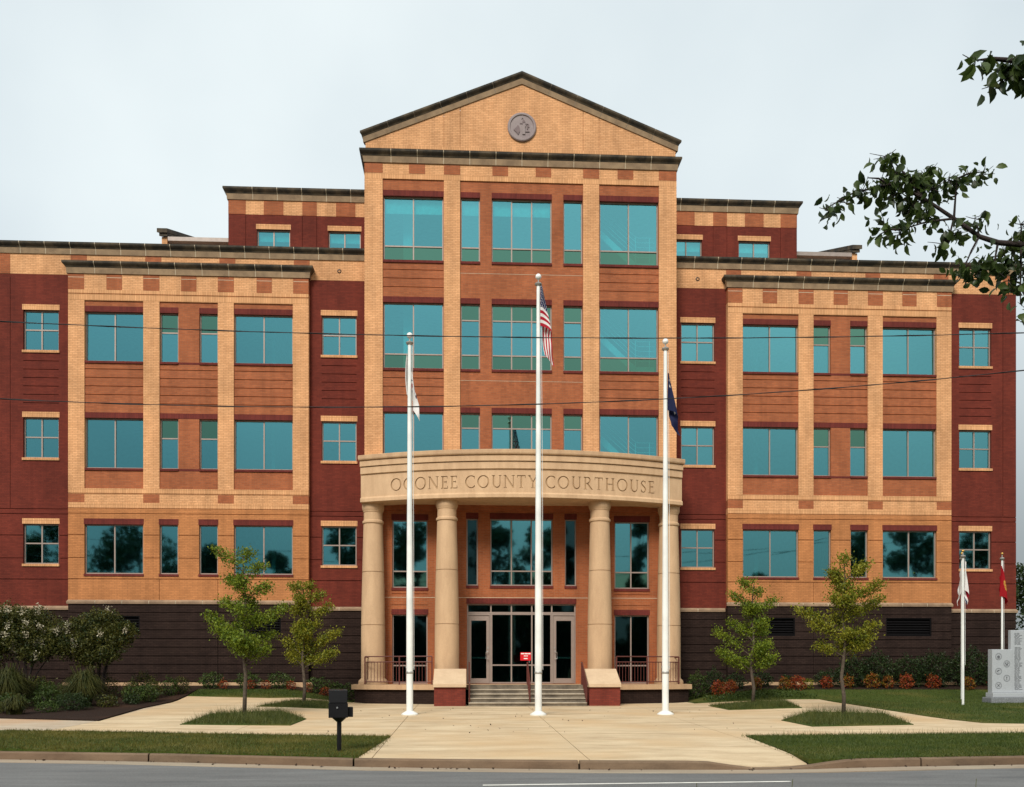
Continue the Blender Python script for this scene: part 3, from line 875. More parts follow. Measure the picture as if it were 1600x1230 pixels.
        for (p, q) in wins:
            for za, zb in ((13.84, 15.81), (9.59, 11.59)):
                p2, q2 = sx(s, p, q)
                if zb > 15 or not two:
                    bx('lintel', 'red_soldier', p2 + .001, q2 - .001, YB + .034, YB + .12, zb - .006, zb + .215)
                bx('window_sill', 'red_soldier', p2 + .001, q2 - .001, YB - .004, YB + .12, za - .085, za - .002)
                if two: window(p2, q2, za, zb, YB + .045, (), [zb - .77], {(0, 1)})
                else: window(p2, q2, za, zb, YB + .045, [(p2 + q2) / 2])
        if two:
            bx('lintel', 'red_soldier', s * (xa + .004), s * (xb - .004), YB + .034, YB + .12, 11.594, 11.80)
            for zz in (13.755, 9.505):
                bx('sill_band', 'red_soldier', s * NAR1[1], s * NAR2[0], YB + .037, YB + .12, zz, zz + .083)
    infill(9.15, 11.48, [(9.15, 11.48)], False)
    infill(15.03, 17.32, [(15.03, 17.32)], False)
    infill(12.11, 14.40, [(12.11, 12.85), (13.67, 14.40)], True)
    for p, q in (BIG1, NAR1, NAR2, BIG2):
        p2, q2 = sx(s, p, q)
        window(p2, q2, 5.39, 7.36, YB, [(p2 + q2) / 2] if q - p > 1 else [])
        bx('lintel', 'red_soldier', p2 - .02, q2 + .02, YB - .008, YB + .12, 7.355, 7.58)
        bx('window_sill', 'red_soldier', p2 - .02, q2 + .02, YB - .03, YB + .12, 5.30, 5.387)
    # bay frieze
    mb = wall(MB(), s * BX0, s * BX1, 16.237, 16.66, YB - .004, (), [16.50], gw=.035); mb.build('soldier_band', M['tan_soldier'], CH)
    fb = [(8.52, 9.13), (9.98, 10.58), (11.48, 12.11), (12.95, 13.55), (14.40, 15.03), (15.86, 16.46), (17.33, 17.95)]
    ed = [BX0]
    for a, b in fb: ed += [a, b]
    for i in range(len(ed) - 1):
        a, b = ed[i], ed[i + 1]
        if b - a < 1e-4: continue
        isb = (a, b) in fb
        bx('frieze_block' if isb else 'frieze_panel', 'rust' if isb else 'tan', s * a, s * b, YB - (.010 if isb else 0), YB + .34, 16.662, 17.29)
        if isb: bx('mortar_joint', 'mortar', s * (a + .01), s * (b - .01), YB - .013, YB, 17.13, 17.148)
    a, b = sx(s, BX0, BX1)
    course('cornice', a, b, YB, 17.28, .45, 1.0, ml=True, mr=True, ret=.3)
    # round scupper in the frieze
    q = MB().lathe([(.085, 0), (.085, .06), (.05, .07), (.05, .02)], 0, 0, 14).mesh('scupper', M['black'], True, 40)
    o = link('scupper', q, CH, (s * 7.33, YR + .05, 17.70)); o.rotation_euler = (R(90), 0, 0)
    # interior floors, back wall
    for z0, z1 in ((3.9, 4.5), (8.1, 8.7), (12.4, 12.95), (16.7, 17.2)):
        bx('interior_floor', 'interior', s * 6.35, s * 20.6, YR + .45, 7.2, z0, z1)
    bx('interior_wall', 'interior', s * 6.35, s * 20.6, 7.2, 7.4, 0.5, 18.0)
    bx('interior_wall', 'interior', s * 10.2, s * 10.35, 2.6, 7.19, 4.51, 16.69)
    bx('interior_wall', 'interior', s * 14.0, s * 14.15, 2.9, 7.19, 4.51, 16.69)
    # end wall and roof of the wing
    mb = MB(); mb.box(*sx(s, XE - .3, XE), YR + .302, 22, 4.12, 18.14); mb.build('end_wall', M['red'], CH)
    mb = MB(); mb.box(*sx(s, XE - .3, XE + .01), YR + .302, 22, -.2, 4.118); mb.build('dark_base_wall', M['dark'], CH)
    bx('flat_roof', 'membrane', s * 6.2, s * (XE - .3), YR + .302, 22, 18.0, 18.13)
    bx('rear_wall', 'red', s * 6.2, s * XE, 22.001, 22.3, 0, 18.14)

    # ---- set-back top storey ----
    AX = 12.32
    aw = [(6.72, 8.10), (9.72, 11.12)]
    # measured from the tower outward the window nearest the tower partly hides behind it
    wall(MB(), s * 6.1, s * AX, 18.13, 21.0, YA, [(s * p, s * q, 18.9, 20.38) for p, q in aw], (), vgrooves=[(s * v, 18.2, 20.98) for v in (8.59, 9.2, 11.59)]).build('red_wall', M['red'], CH)
    for p, q in aw:
        p2, q2 = sx(s, p, q)
        window(p2, q2, 18.9, 20.38, YA, [(p2 + q2) / 2], blind=.42)
        bx('lintel', 'tan_soldier', p2 - .035, q2 + .035, YA - .012, YA + .1, 20.384, 20.60)
    bx('interior_floor', 'interior', s * 6.2, s * 12.0, YA + .4, 9, 20.75, 20.9)
    bx('interior_wall', 'interior', s * 6.2, s * 12.0, 9.0, 9.2, 18.14, 21.5)
    ck = [(12.32, 11.59, 1), (11.59, 10.83, 0), (10.83, 10.0, 1), (10.0, 9.20, 0), (9.20, 8.59, 1), (8.59, 7.77, 0), (7.77, 6.95, 1), (6.95, 6.1, 0)]
    for a, b, isb in ck:
        bx('frieze_block' if isb else 'frieze_panel', 'rust' if isb else 'tan', s * a, s * b, YA - (.014 if isb else .006), YA + .3, 21.003, 21.62)
    a, b = sx(s, 6.1, AX)
    course('cornice', a, b, YA, 21.61, .48, .98, ml=s < 0, mr=s > 0, ret=6.0)
    mb = MB(); mb.box(*sx(s, AX - .3, AX), YA + .302, 15, 18.13, 21.62); mb.build('end_wall', M['red'], CH)
    bx('flat_roof', 'membrane', s * 6.1, s * (AX - .3), YA + .302, 15, 21.5, 21.61)
    # ---- low gabled roof behind the parapet, its end parapet seen side-on ----
    zb = 18.3
    pts = [(4.2, zb), (4.2, 19.95), (9.0, 21.5), (13.8, 19.95), (13.8, zb)]
    def side_prism(mat, name, x0, x1, poly, parent=CH):
        mb = MB(); n = len(poly)
        x0, x1 = min(x0, x1), max(x0, x1)
        mb.v = [(x0, y, z) for y, z in poly] + [(x1, y, z) for y, z in poly]
        mb.f = [tuple(range(n - 1, -1, -1)), tuple(range(n, 2 * n))] + [(i, (i + 1) % n, (i + 1) % n + n, i + n) for i in range(n)]
        return mb.build(name, M[mat], parent)
    side_prism('tan', 'gable_parapet', s * 15.33, s * 15.10, [(4.0, zb), (4.0, 20.27), (8.0, 21.80), (12.0, 20.27), (12.0, zb)])
    side_prism('coping', 'gable_coping', s * 15.49, s * 15.06, [(3.84, 20.40), (3.84, 20.58), (8.0, 22.13), (12.16, 20.58), (12.16, 20.40), (8.0, 21.95)])
    side_prism('coping', 'gable_coping', s * 15.41, s * 15.07, [(3.90, 20.27), (3.90, 20.398), (8.0, 21.945), (12.1, 20.398), (12.1, 20.27), (8.0, 21.81)])
    side_prism('roofmetal', 'metal_roof', s * 15.055, s * 12.33, [(4.05, 20.09), (4.05, 20.22), (8.0, 21.66), (11.95, 20.22), (11.95, 20.09)])
    bx('eaves_gutter', 'roofmetal', s * 15.05, s * 12.34, 3.92, 4.04, 20.09, 20.26)
    bx('roof_wall', 'tan', s * 15.0, s * 12.34, 4.25, 11.7, 18.3, 20.085)

# ---- central tower ----
TP = [(5.50, 6.21), (2.45, 3.09)]
for s in (-1, 1):
    for a, b in TP:
        bx('pier', 'tan', s * a, s * b, YT, YT + .4, 9.0, 20.955)
    hs = [(s * 3.11, s * 5.48, 17.77, 20.31), (s * 3.11, s * 5.48, 13.50, 16.11), (s * 3.11, s * 5.48, 9.3, 11.78)]
    gr = [17.40, 17.06, 16.72, 13.12, 12.78, 12.44]
    wall(MB(), s * 3.09, s * 5.50, 9.0, 20.955, YT + .045, hs, gr, t=.3).build('spandrel_panel', M['rust'], CH)
    for (za, zb, tr, gn) in ((17.77, 20.31, [18.36], {(0, 0), (1, 0)}), (13.5, 16.11, [14.09], {(0, 0), (1, 0)}), (9.3, 11.78, [], set())):
        p2, q2 = sx(s, 3.11, 5.48)
        window(p2, q2, za, zb, YT + .045, [(p2 + q2) / 2], tr, gn, blind=.6 if (zb > 20 and s < 0) else None)
        bx('lintel', 'red_soldier', s * 3.092, s * 5.498, YT + .034, YT + .12, zb - .006, zb + .22)
        bx('window_sill', 'red_soldier', s * 3.10, s * 5.49, YT, YT + .12, za - .10, za - .002)
hs = []
for za, zb in ((17.77, 20.31), (13.5, 16.11), (9.3, 11.78)):
    hs += [(-1.2, 1.2, za, zb), (1.66, 2.43, za, zb), (-2.43, -1.66, za, zb)]
wall(MB(), -2.45, 2.45, 9.0, 20.955, YT + .045, hs, (), t=.3).build('spandrel_panel', M['rust'], CH)
for za, zb, tr, gr_ in ((17.77, 20.31, [18.36], 'b'), (13.5, 16.11, [14.09, 15.47], 'bt'), (9.3, 11.78, [11.19], 't2')):
    rows = {'b': [0], 'bt': [0, 2], 't2': [1]}[gr_]
    for p, q, ml_ in ((-1.2, 1.2, [-.4, .4]), (1.66, 2.43, []), (-2.43, -1.66, [])):
        gn = {(i, r) for i in range(len(ml_) + 1) for r in rows}
        window(p, q, za, zb, YT + .045, ml_, tr, gn, blind=.6 if (zb > 20 and p < 1) else None)
        bx('lintel', 'red_soldier', p + .001, q - .001, YT + .034, YT + .12, zb - .006, zb + .21)
        bx('window_sill', 'red_soldier', p + .001, q - .001, YT + .005, YT + .12, za - .10, za - .002)
for z in (17.30, 13.05):
    bx('mortar_joint', 'mortar', -2.44, 2.44, YT + .041, YT + .06, z, z + .012)
# tower frieze, cornice, pediment
mb = wall(MB(), -6.21, 6.21, 20.957, 21.17, YT - .004, (), []); mb.build('soldier_band', M['tan_soldier'], CH)
fb = [(-6.21, -5.5), (-4.46, -3.83), (-3.09, -2.45), (-1.17, -.55), (.55, 1.17), (2.45, 3.09), (3.83, 4.46), (5.5, 6.21)]
ed = []
for a, b in fb: ed += [a, b]
for i in range(len(ed) - 1):
    a, b = ed[i], ed[i + 1]
    isb = (a, b) in fb
    bx('frieze_block' if isb else 'frieze_panel', 'rust' if isb else 'tan', a, b, YT - (.012 if isb else 0), YT + .4, 21.172, 21.58)
course('cornice', -6.2, 6.2, YT, 21.57, .47, 1.03, ml=True, mr=True, ret=3.0)
SL = (24.86 - 22.39) / 6.17
def ztop(x): return 24.86 - SL * abs(x)
cuts = [-6.17, -3.09, -2.45, 0, 2.45, 3.09, 6.17]
wall(MB(), -6.17, 6.17, 22.042, 22.27, YT - .004, (), []).build('soldier_band', M['tan_soldier'], CH)
mb = MB()
for a, b in zip(cuts[:-1], cuts[1:]):
    ga = 0.009 if a not in (-6.17, 0) else 0; gb = 0.009 if b not in (6.17, 0) else 0
    mb.prism_y([(a + ga, 22.272), (b - gb, 22.272), (b - gb, ztop(b)), (a + ga, ztop(a))], YT, YT + .4)
mb.prism_y([(-6.1, 22.28), (6.1, 22.28), (0, 24.7)], YT + .03, YT + .38)
mb.build('pediment_wall', M['tan'], CH)
ang = math.atan(SL); h = .43 * math.cos(ang)
for s in (-1, 1):
    Ls = 6.22 / math.cos(ang); n = 6; p = Ls / n; g = .011
    ta = math.tan(ang)
    def place(nm, me, lx, parent):
        # local x runs up the slope from the eave; built for the left side and mirrored by rotation for the right
        o = link(nm, me, parent)
        return o
    x_e = -6.22; z_e = ztop(6.22) - .02
    prof_sets = [(LOWER, 'cornice', 'rake_stone'), (UPPER, 'coping', 'rake_coping')]
    def mk(L0, prof, mat, first, last, nm):
        pr = scale_prof(prof, h / 1.0)
        e0 = (lambda y, z: z * ta + min(0, y)) if first else None
        e1 = (lambda y, z: z * ta) if last else None
        mb = MB(); k = len(pr)
        A = [((e0(y, z) if e0 else 0), y, z) for y, z in pr]; B = [(L0 + (e1(y, z) if e1 else 0), y, z) for y, z in pr]
        ca, sa = math.cos(ang), math.sin(ang)
        rot = lambda v: (v[0] * ca - v[2] * sa, v[1], v[0] * sa + v[2] * ca)
        V = [rot(v) for v in A + B]
        if s > 0: V = [(-x, y, z) for x, y, z in V]
        F = [tuple(range(k)), tuple(range(2 * k - 1, k - 1, -1))] + [(i, i + k, (i + 1) % k + k, (i + 1) % k) for i in range(k)]
        if s > 0: F = [f[::-1] for f in F]
        mb.v, mb.f = V, F
        return mb.mesh(nm, M[mat])
    root = link('raking_cornice', mk(Ls, BACK, 'mortar_dim', True, True, 'raking_cornice'), CH, (-x_e * s, YT, z_e))
    for prof, mat, nm in prof_sets:
        mid = mk(p - 2 * g, prof, mat, False, False, nm)
        for i in range(n):
            me = mk(p - g, prof, mat, i == 0, i == n - 1, nm) if i in (0, n - 1) else mid
            off = i * p + (g if i else 0)
            link(nm, me, root, (-s * off * math.cos(ang), 0, off * math.sin(ang)))
# tower body
for s in (-1, 1):
    bx('tower_side_wall', 'tan', s * 5.9, s * 6.205, YT + .402, 12.0, 8.0, 21.58)
    bx('interior_wall', 'interior', s * 5.6, s * 5.89, .6, 7.3, 1.1, 21.4)
bx('tower_side_wall', 'tan', -6.205, 6.205, 12.0, 12.3, 8.0, 22.3)
mb = MB(); mb.prism_y([(-6.3, 22.30), (6.3, 22.30), (0, 24.83)], YT + .402, 12.4); mb.build('tower_roof', M['roofmetal'], CH)
for z0, z1 in ((8.1, 8.7), (12.4, 12.95), (16.7, 17.2), (20.7, 21.3)):
    bx('interior_floor', 'interior', -5.59, 5.59, .6, 7.2, z0, z1)
bx('interior_wall', 'interior', -5.6, 5.6, 7.2, 7.4, 1.0, 21.4)
for s in (-1, 1):
    bx('interior_wall', 'interior', s * 2.6, s * 2.75, 1.6, 7.19, 8.71, 20.69)
for (zz) in (17.25, 13.0):
    bx('interior_column', 'white', -4.75, -4.40, 1.0, 1.3, zz, zz + 3.3)
# stair flights behind the right-hand tower windows
for zf in (8.9, 13.05, 17.3):
    mb = MB()
    mb.prism_y([(3.12, zf + 2.45), (4.75, zf + .95), (5.5, zf + .95), (5.5, zf + .70), (4.65, zf + .70), (3.12, zf + 2.1)], .95, 2.1)
    st = mb.build('stair_flight', M['white'], CH)
    mb = MB()
    for k in range(5):
        dz = .28 + .2 * k
        mb.tube([(3.12, .92, zf + 2.35 + dz), (4.7, .92, zf + .95 + dz), (4.85, .92, zf + .9 + dz), (5.5, .92, zf + .9 + dz)], .014, 5)
    for xx in (4.72, 5.3):
        mb.tube([(xx, .92, zf + .9), (xx, .92, zf + 2.0)], .02, 5)
    mb.build('stair_rail', M['white'], st)
bx('backing_wall', 'rust', -6.2, 6.2, YT + .06, YT + .4, 7.9, 8.998)

# bronze seal on the pediment
sl = MB().lathe([(.57, 0), (.57, .06), (.535, .085), (.48, .085), (.455, .05), (.0, .05)], 0, 0, 48).build('round_seal', M['seal'], CH, True, 35)
sl.location = (0, YT - .0, 23.12); sl.rotation_euler = (R(90), 0, 0)
def seal_piece(name, poly, d0, d1, mat='seal_dark'):
    mb = MB(); n = len(poly)
    mb.v = [(x, z, d0) for x, z in poly] + [(x, z, d1) for x, z in poly]
    mb.f = [tuple(range(n, 2 * n)), tuple(range(n - 1, -1, -1))] + [(i, (i + 1) % n, (i + 1) % n + n, i + n) for i in range(n)]
    return mb.build(name, M[mat], sl)
seal_piece('county_map_relief', [(-.33, -.13), (-.22, -.02), (-.17, .06), (-.11, .02), (-.08, -.14), (-.09, -.20), (-.15, -.33), (-.21, -.24)][::-1][::-1], .051, .075)
fig = [(.02, -.30), (.13, -.30), (.12, -.05), (.15, .05), (.13, .13), (.07, .15), (.03, .10), (.0, .02)]
seal_piece('robed_figure_relief', fig, .051, .085, 'seal')
seal_piece('figure_head_relief', [(.07 + .05 * math.cos(t), .21 + .055 * math.sin(t)) for t in np.linspace(0, 2 * math.pi, 11)[:-1]], .051, .08)
seal_piece('scale_beam_relief', [(-.08, .12), (.26, .10), (.26, .125), (-.08, .145)], .051, .07)
seal_piece('scale_pan_relief', [(.2, -.02), (.3, -.02), (.27, .1), (.25, .1)], .051, .07)
seal_piece('sword_relief', [(.1, -.21), (.3, -.205), (.3, -.17), (.1, -.175)], .051, .075)
seal_piece('star_relief', [(-.02, .30), (.02, .36), (.06, .30), (.02, .34)][::-1], .051, .07)
seal_piece('drapery_relief', [(.15, .12), (.25, .04), (.23, -.1), (.2, -.1), (.2, .02)], .051, .075)

# ---- curved portico ----
CY, RC = 13.2, 15.2
def arc_pt(x, r): return (x, CY - math.sqrt(r * r - x * x))
def arc_sweep(mb, prof, half, n=48):
    """prof: closed list of (radius, z); swept between -half and +half (angles)"""
    k = len(mb.v); m = len(prof)
    for i in range(n + 1):
        t = -half + 2 * half * i / n
        for r, z in prof:
            mb.v.append((r * math.sin(t), CY - r * math.cos(t), z))
    for i in range(n):
        for j in range(m):
            a = k + i * m + j; b = k + i * m + (j + 1) % m
            mb.f.append((a, b, b + m, a + m))
    mb.f.append(tuple(k + j for j in range(m - 1, -1, -1)))
    e = k + n * m
    mb.f.append(tuple(e + j for j in range(m)))
    return mb
HA = math.asin(6.30 / RC)
RF = 15.14
entab = arc_sweep(MB(), [(14.25, 8.06), (RF - .06, 8.06), (RF - .06, 9.72), (14.25, 9.72)], HA - .002).build('entablature', M['stone'], CH)
arc_sweep(MB(), [(14.9, 8.055), (15.20, 8.055), (15.215, 8.07), (15.215, 8.19), (15.19, 8.225), (RF + .003, 8.26), (14.9, 8.26)], HA).build('lower_moulding', M['stone'], entab)
arc_sweep(MB(), [(14.9, 9.14), (15.185, 9.14), (15.20, 9.155), (15.20, 9.405), (15.17, 9.405), (15.17, 9.43), (14.9, 9.43)], HA).build('lower_fascia', M['stone'], entab)
arc_sweep(MB(), [(14.9, 9.431), (15.245, 9.431), (15.25, 9.44), (15.25, 9.63), (15.22, 9.655), (14.9, 9.655)], HA).build('upper_fascia', M['stone'], entab)
arc_sweep(MB(), [(14.3, 9.656), (15.28, 9.656), (15.31, 9.68), (15.325, 9.72), (15.325, 9.84), (15.29, 9.86), (14.3, 9.92)], HA + .0025).build('entablature_cap', M['ledge'], entab)
# returns back to the wall, roof and soffit
for s in (-1, 1):
    ye = CY - math.sqrt(RC ** 2 - 6.3 ** 2)
    bx('entablature_return', 'stone', s * 5.6, s * 6.29, ye + .06, .06, 8.07, 9.66)
pl = [arc_pt(x, 14.6) for x in np.linspace(-5.9, 5.9, 25)] + [(5.9, .15), (-5.9, .15)]
MB().prism_z(pl, 8.12, 8.2).build('soffit', M['stone'], CH)
pl = [arc_pt(x, 15.0) for x in np.linspace(-6.2, 6.2, 25)] + [(6.2, .04), (-6.2, .04)]
MB().prism_z(pl, 9.60, 9.70).build('portico_roof', M['ledge'], CH)

# cut letters: the field is triangulated round the letter outlines, the letters are sunk into it
def ribbon(pts, ws):
    out = []
    for i in range(len(pts) - 1):
        (x0, z0), (x1, z1) = pts[i], pts[i + 1]
        dx, dz = x1 - x0, z1 - z0; l = math.hypot(dx, dz); nx_, nz_ = -dz / l, dx / l
        a, b = ws[i] / 2, ws[i + 1] / 2
        e = 0.012
        x0, z0, x1, z1 = x0 - dx / l * e, z0 - dz / l * e, x1 + dx / l * e, z1 + dz / l * e
        out.append([(x0 + nx_ * a, z0 + nz_ * a), (x1 + nx_ * b, z1 + nz_ * b), (x1 - nx_ * b, z1 - nz_ * b), (x0 - nx_ * a, z0 - nz_ * a)])
    return out
TK, TN, SF = .125, .066, .04
def rect(x0, x1, z0, z1): return [(x0, z0), (x1, z0), (x1, z1), (x0, z1)]
def serif(x, z, w=.27): return rect(x - w / 2, x + w / 2, z, z + SF) if z < .5 else rect(x - w / 2, x + w / 2, z - SF, z)
def ell(cx, cz, rx, rz, a0, a1, n):
    return [(cx + rx * math.cos(R(a0 + (a1 - a0) * i / n)), cz + rz * math.sin(R(a0 + (a1 - a0) * i / n))) for i in range(n + 1)]
def bowlw(a0, a1, n, k=1): return [TN + (TK - TN) * abs(math.cos(R(a0 + (a1 - a0) * i / n))) ** 1.3 * k for i in range(n + 1)]
def glyph(c):
    P = []
    if c == 'O':
        P += ribbon(ell(.5, .5, .43, .475, 0, 360, 22), bowlw(0, 360, 22)); w = 1.0
    elif c == 'C':
        P += ribbon(ell(.5, .5, .43, .475, 48, 312, 17), bowlw(48, 312, 17)); P.append(rect(.755, .80, .72, .93)); P.append(rect(.755, .80, .08, .24)); w = .86
    elif c == 'N':
        P += [rect(.13 - TN / 2, .13 + TN / 2, 0, 1), rect(.79 - TN / 2, .79 + TN / 2, 0, 1), serif(.13, 0), serif(.09, 1, .22), serif(.79, 1)]
        P += ribbon([(.13, .98), (.79, .02)], [TK, TK]); w = .92
    elif c == 'E':
        P += [rect(.13, .13 + TK, 0, 1), rect(.04, .58, 1 - TN, 1), rect(.04, .62, 0, TN), rect(.2, .5, .5, .5 + TN), rect(.54, .58, .80, 1), rect(.58, .62, 0, .22), rect(.47, .505, .43, .63)]; w = .64
    elif c == 'U':
        P += [rect(.13, .13 + TK, .33, 1), rect(.70, .70 + TN, .33, 1), serif(.19, 1), serif(.735, 1, .24)]
        pts = ell(.465, .34, .272, .30, 180, 360, 12); P += ribbon(pts, [TK - (TK - TN) * i / 12 for i in range(13)]); w = .88
    elif c == 'T':
        P += [rect(.38 - TK / 2, .38 + TK / 2, 0, 1), rect(.03, .73, 1 - TN, 1), rect(.03, .07, .79, 1), rect(.69, .73, .79, 1), serif(.38, 0, .28)]; w = .76
    elif c == 'Y':
        P += [rect(.42 - TK / 2, .42 + TK / 2, 0, .5), serif(.42, 0, .28), serif(.12, 1, .24), serif(.74, 1, .22)]
        P += ribbon([(.12, .98), (.42, .46)], [TK, TK]) + ribbon([(.74, .98), (.43, .46)], [TN, TN]); w = .84
    elif c == 'R':
        P += [rect(.13, .13 + TK, 0, 1), serif(.18, 0, .28), rect(.04, .40, 1 - TN, 1), rect(.2, .40, .46, .46 + TN)]
        P += ribbon(ell(.38, .745, .20, .225, -90, 90, 10), bowlw(-90, 90, 10)) + ribbon([(.36, .48), (.74, .01)], [TK, TK]); P.append(rect(.66, .84, 0, SF)); w = .82
    elif c == 'H':
        P += [rect(.13, .13 + TK, 0, 1), rect(.67, .67 + TK, 0, 1), rect(.2, .7, .48, .48 + TN), serif(.19, 0), serif(.19, 1), serif(.73, 0), serif(.73, 1)]; w = .92
    elif c == 'S':
        pts = [(.47, .80), (.42, .92), (.30, .965), (.17, .92), (.11, .79), (.14, .66), (.28, .54), (.42, .42), (.49, .28), (.45, .12), (.31, .035), (.17, .07), (.09, .21)]
        ws = [.05, .06, .065, .08, .11, .12, .125, .125, .12, .10, .066, .06, .05]
        P += ribbon(pts, ws); P.append(rect(.455, .495, .73, .96)); P.append(rect(.07, .11, .03, .28)); w = .58
    return P, w
text = ['OCONEE', 'COUNTY', 'COURTHOUSE']
H_ = .475; gap = .075; space = .30
total = sum(glyph(c)[1] * H_ for w in text for c in w) + sum(len(w) - 1 for w in text) * gap + 2 * space
SX = 10.45 / total
s_cur = -10.45 / 2
letters = []
for wi, w in enumerate(text):
    for ci, c in enumerate(w):
        P, wd = glyph(c)
        letters.append((c, [[(s_cur + x * H_ * SX, 8.43 + z * H_) for x, z in pl] for pl in P]))
        s_cur += (wd * H_ + (gap if ci < len(w) - 1 else space)) * SX
def on_arc(s_, z, r): t = s_ / RC; return (r * math.sin(t), CY - r * math.cos(t), z)
FZ0, FZ1 = 8.255, 9.142
SE = HA * RC
vs, es = [], []
def addring(pl):
    k = len(vs); vs.extend(Vector(p) for p in pl); es.extend((k + i, k + (i + 1) % len(pl)) for i in range(len(pl)))
addring([(-SE, FZ0), (SE, FZ0), (SE, FZ1), (-SE, FZ1)])
for i in range(1, 60):
    q = -SE + 2 * SE * i / 60
    k = len(vs); vs += [Vector((q, FZ0)), Vector((q, FZ1))]; es.append((k, k + 1))
for c, pls in letters:
    for pl in pls: addring(pl)
ov, oe, of, _, _, _ = delaunay_2d_cdt(vs, es, [], 0, 1e-6)
boxes = [(min(p[0] for pl in pls for p in pl), max(p[0] for pl in pls for p in pl)) for c, pls in letters]
owner = []
for f in of:
    c = sum((ov[i] for i in f), Vector((0, 0))) / 3
    w_ = -1
    for li, (c_, pls) in enumerate(letters):
        if boxes[li][0] <= c.x <= boxes[li][1] and any(in_poly(c.x, c.y, pl) for pl in pls):
            w_ = li; break
    owner.append(w_)
fieldF = [tuple(f) for f, w_ in zip(of, owner) if w_ < 0]
def orient(F): # outward = -y side
    return [f if (ov[f[1]] - ov[f[0]]).cross(ov[f[2]] - ov[f[0]]) > 0 else f[::-1] for f in F]
used = sorted({i for f in fieldF for i in f}); mp = {i: k for k, i in enumerate(used)}
mb = MB(); mb.v = [on_arc(ov[i].x, ov[i].y, RF) for i in used]; mb.f = [tuple(mp[i] for i in f) for f in orient(fieldF)]
mb.build('inscription_field', M['stone'], entab)
DEP = .042
for li, (c_, pls) in enumerate(letters):
    F = orient([tuple(f) for f, w_ in zip(of, owner) if w_ == li])
    used = sorted({i for f in F for i in f}); mp = {i: k for k, i in enumerate(used)}; n = len(used)
    mb = MB(); mb.v = [on_arc(ov[i].x, ov[i].y, RF - DEP) for i in used] + [on_arc(ov[i].x, ov[i].y, RF) for i in used]
    FF = [tuple(mp[i] for i in f) for f in F]
    cnt = set()
    for f in FF:
        for a, b in zip(f, f[1:] + f[:1]): cnt.add((a, b))
    mb.f = list(FF) + [(a, a + n, b + n, b) for a, b in cnt if (b, a) not in cnt]
    mb.build('letter', M['letter'], entab)

# columns
def col_r(z):
    t = max(0, (z - 3.0) / (7.34 - 3.0)); return .468 - .095 * t ** 1.3
for xq in (-5.85, -2.95, 2.95, 5.85):
    cx, cy = arc_pt(xq, 14.62)
    c0 = MB().lathe([(.58, 1.02), (.58, 1.10), (.555, 1.17), (.52, 1.20), (.50, 1.215), (.475, 1.25)] + [(col_r(z), z) for z in np.linspace(1.26, 3.315, 6)] + [(col_r(3.3) - .022, 3.316), (col_r(3.3) - .022, 3.34)], cx, cy, 36).build('column', M['column'], CH, True, 35)
    MB().lathe([(col_r(3.34), 3.341)] + [(col_r(z), z) for z in np.linspace(3.36, 5.385, 6)] + [(col_r(5.4) - .022, 5.386), (col_r(5.4) - .022, 5.41)], cx, cy, 36).build('column_drum', M['column'], c0, True, 35)
    MB().lathe([(col_r(5.41), 5.411)] + [(col_r(z), z) for z in np.linspace(5.43, 7.28, 6)], cx, cy, 36).build('column_drum', M['column'], c0, True, 35)
    MB().lathe([(.37, 7.281), (.41, 7.30), (.42, 7.34), (.41, 7.39), (.385, 7.405), (.365, 7.43), (.365, 7.72), (.385, 7.74), (.385, 7.77), (.405, 7.80), (.425, 7.86), (.43, 7.92), (.43, 8.058)], cx, cy, 36).build('capital', M['column'], c0, True, 35)

# portico wall and glazing
ph = [(s * 3.74, s * 5.14, 4.84, 7.53) for s in (-1, 1)] + [(s * 3.74, s * 5.14, 1.03, 3.78) for s in (-1, 1)] + \
     [(s * 1.74, s * 2.2, 4.94, 7.61) for s in (-1, 1)] + [(-1.25, 1.25, 4.94, 7.61), (-2.18, 2.18, 1.03, 4.22)]
wall(MB(), -6.25, 6.25, .9, 8.11, YP, ph, [(4.16, -5.16, -3.72), (4.16, 3.72, 5.16), (4.60, -5.16, -3.72), (4.60, 3.72, 5.16)], t=.35, gw=.02).build('portico_wall', M['orange'], CH)
bx('mortar_joint', 'mortar', -6.2, 6.2, YP - .004, YP + .02, 4.45, 4.47)
for s in (-1, 1):
    a, b = sx(s, 3.74, 5.14)
    window(a, b, 4.84, 7.53, YP, [(a + b) / 2 - .02], [5.50], {(0, 0), (1, 0)}, gm='glass')
    window(a, b, 1.03, 3.78, YP, [(a + b) / 2 - .02], [1.75], (), gm='glass_dark')
    bx('lintel', 'red_soldier', a - .03, b + .03, YP - .01, YP + .12, 7.527, 7.76)
    bx('lintel', 'red_soldier', a - .03, b + .03, YP - .01, YP + .12, 3.777, 3.99)
    bx('window_sill', 'red_soldier', a - .03, b + .03, YP - .03, YP + .12, 4.73, 4.837)
    a, b = sx(s, 1.74, 2.2)
    window(a, b, 4.94, 7.61, YP, (), (), (), gm='glass_dark')
    bx('lintel', 'red_soldier', a - .02, b + .02, YP - .01, YP + .12, 7.607, 7.83)
    bx('window_sill', 'red_soldier', a - .02, b + .02, YP - .03, YP + .12, 4.83, 4.937)
window(-1.25, 1.25, 4.94, 7.61, YP, [-.4, .4], [5.53], {(2, 0)}, gm='glass')
bx('lintel', 'red_soldier', -1.27, 1.27, YP - .01, YP + .12, 7.607, 7.83)
bx('window_sill', 'red_soldier', -1.27, 1.27, YP - .03, YP + .12, 4.83, 4.937)
bx('lintel', 'red_soldier', -2.2, 2.2, YP - .01, YP + .12, 4.217, 4.43)
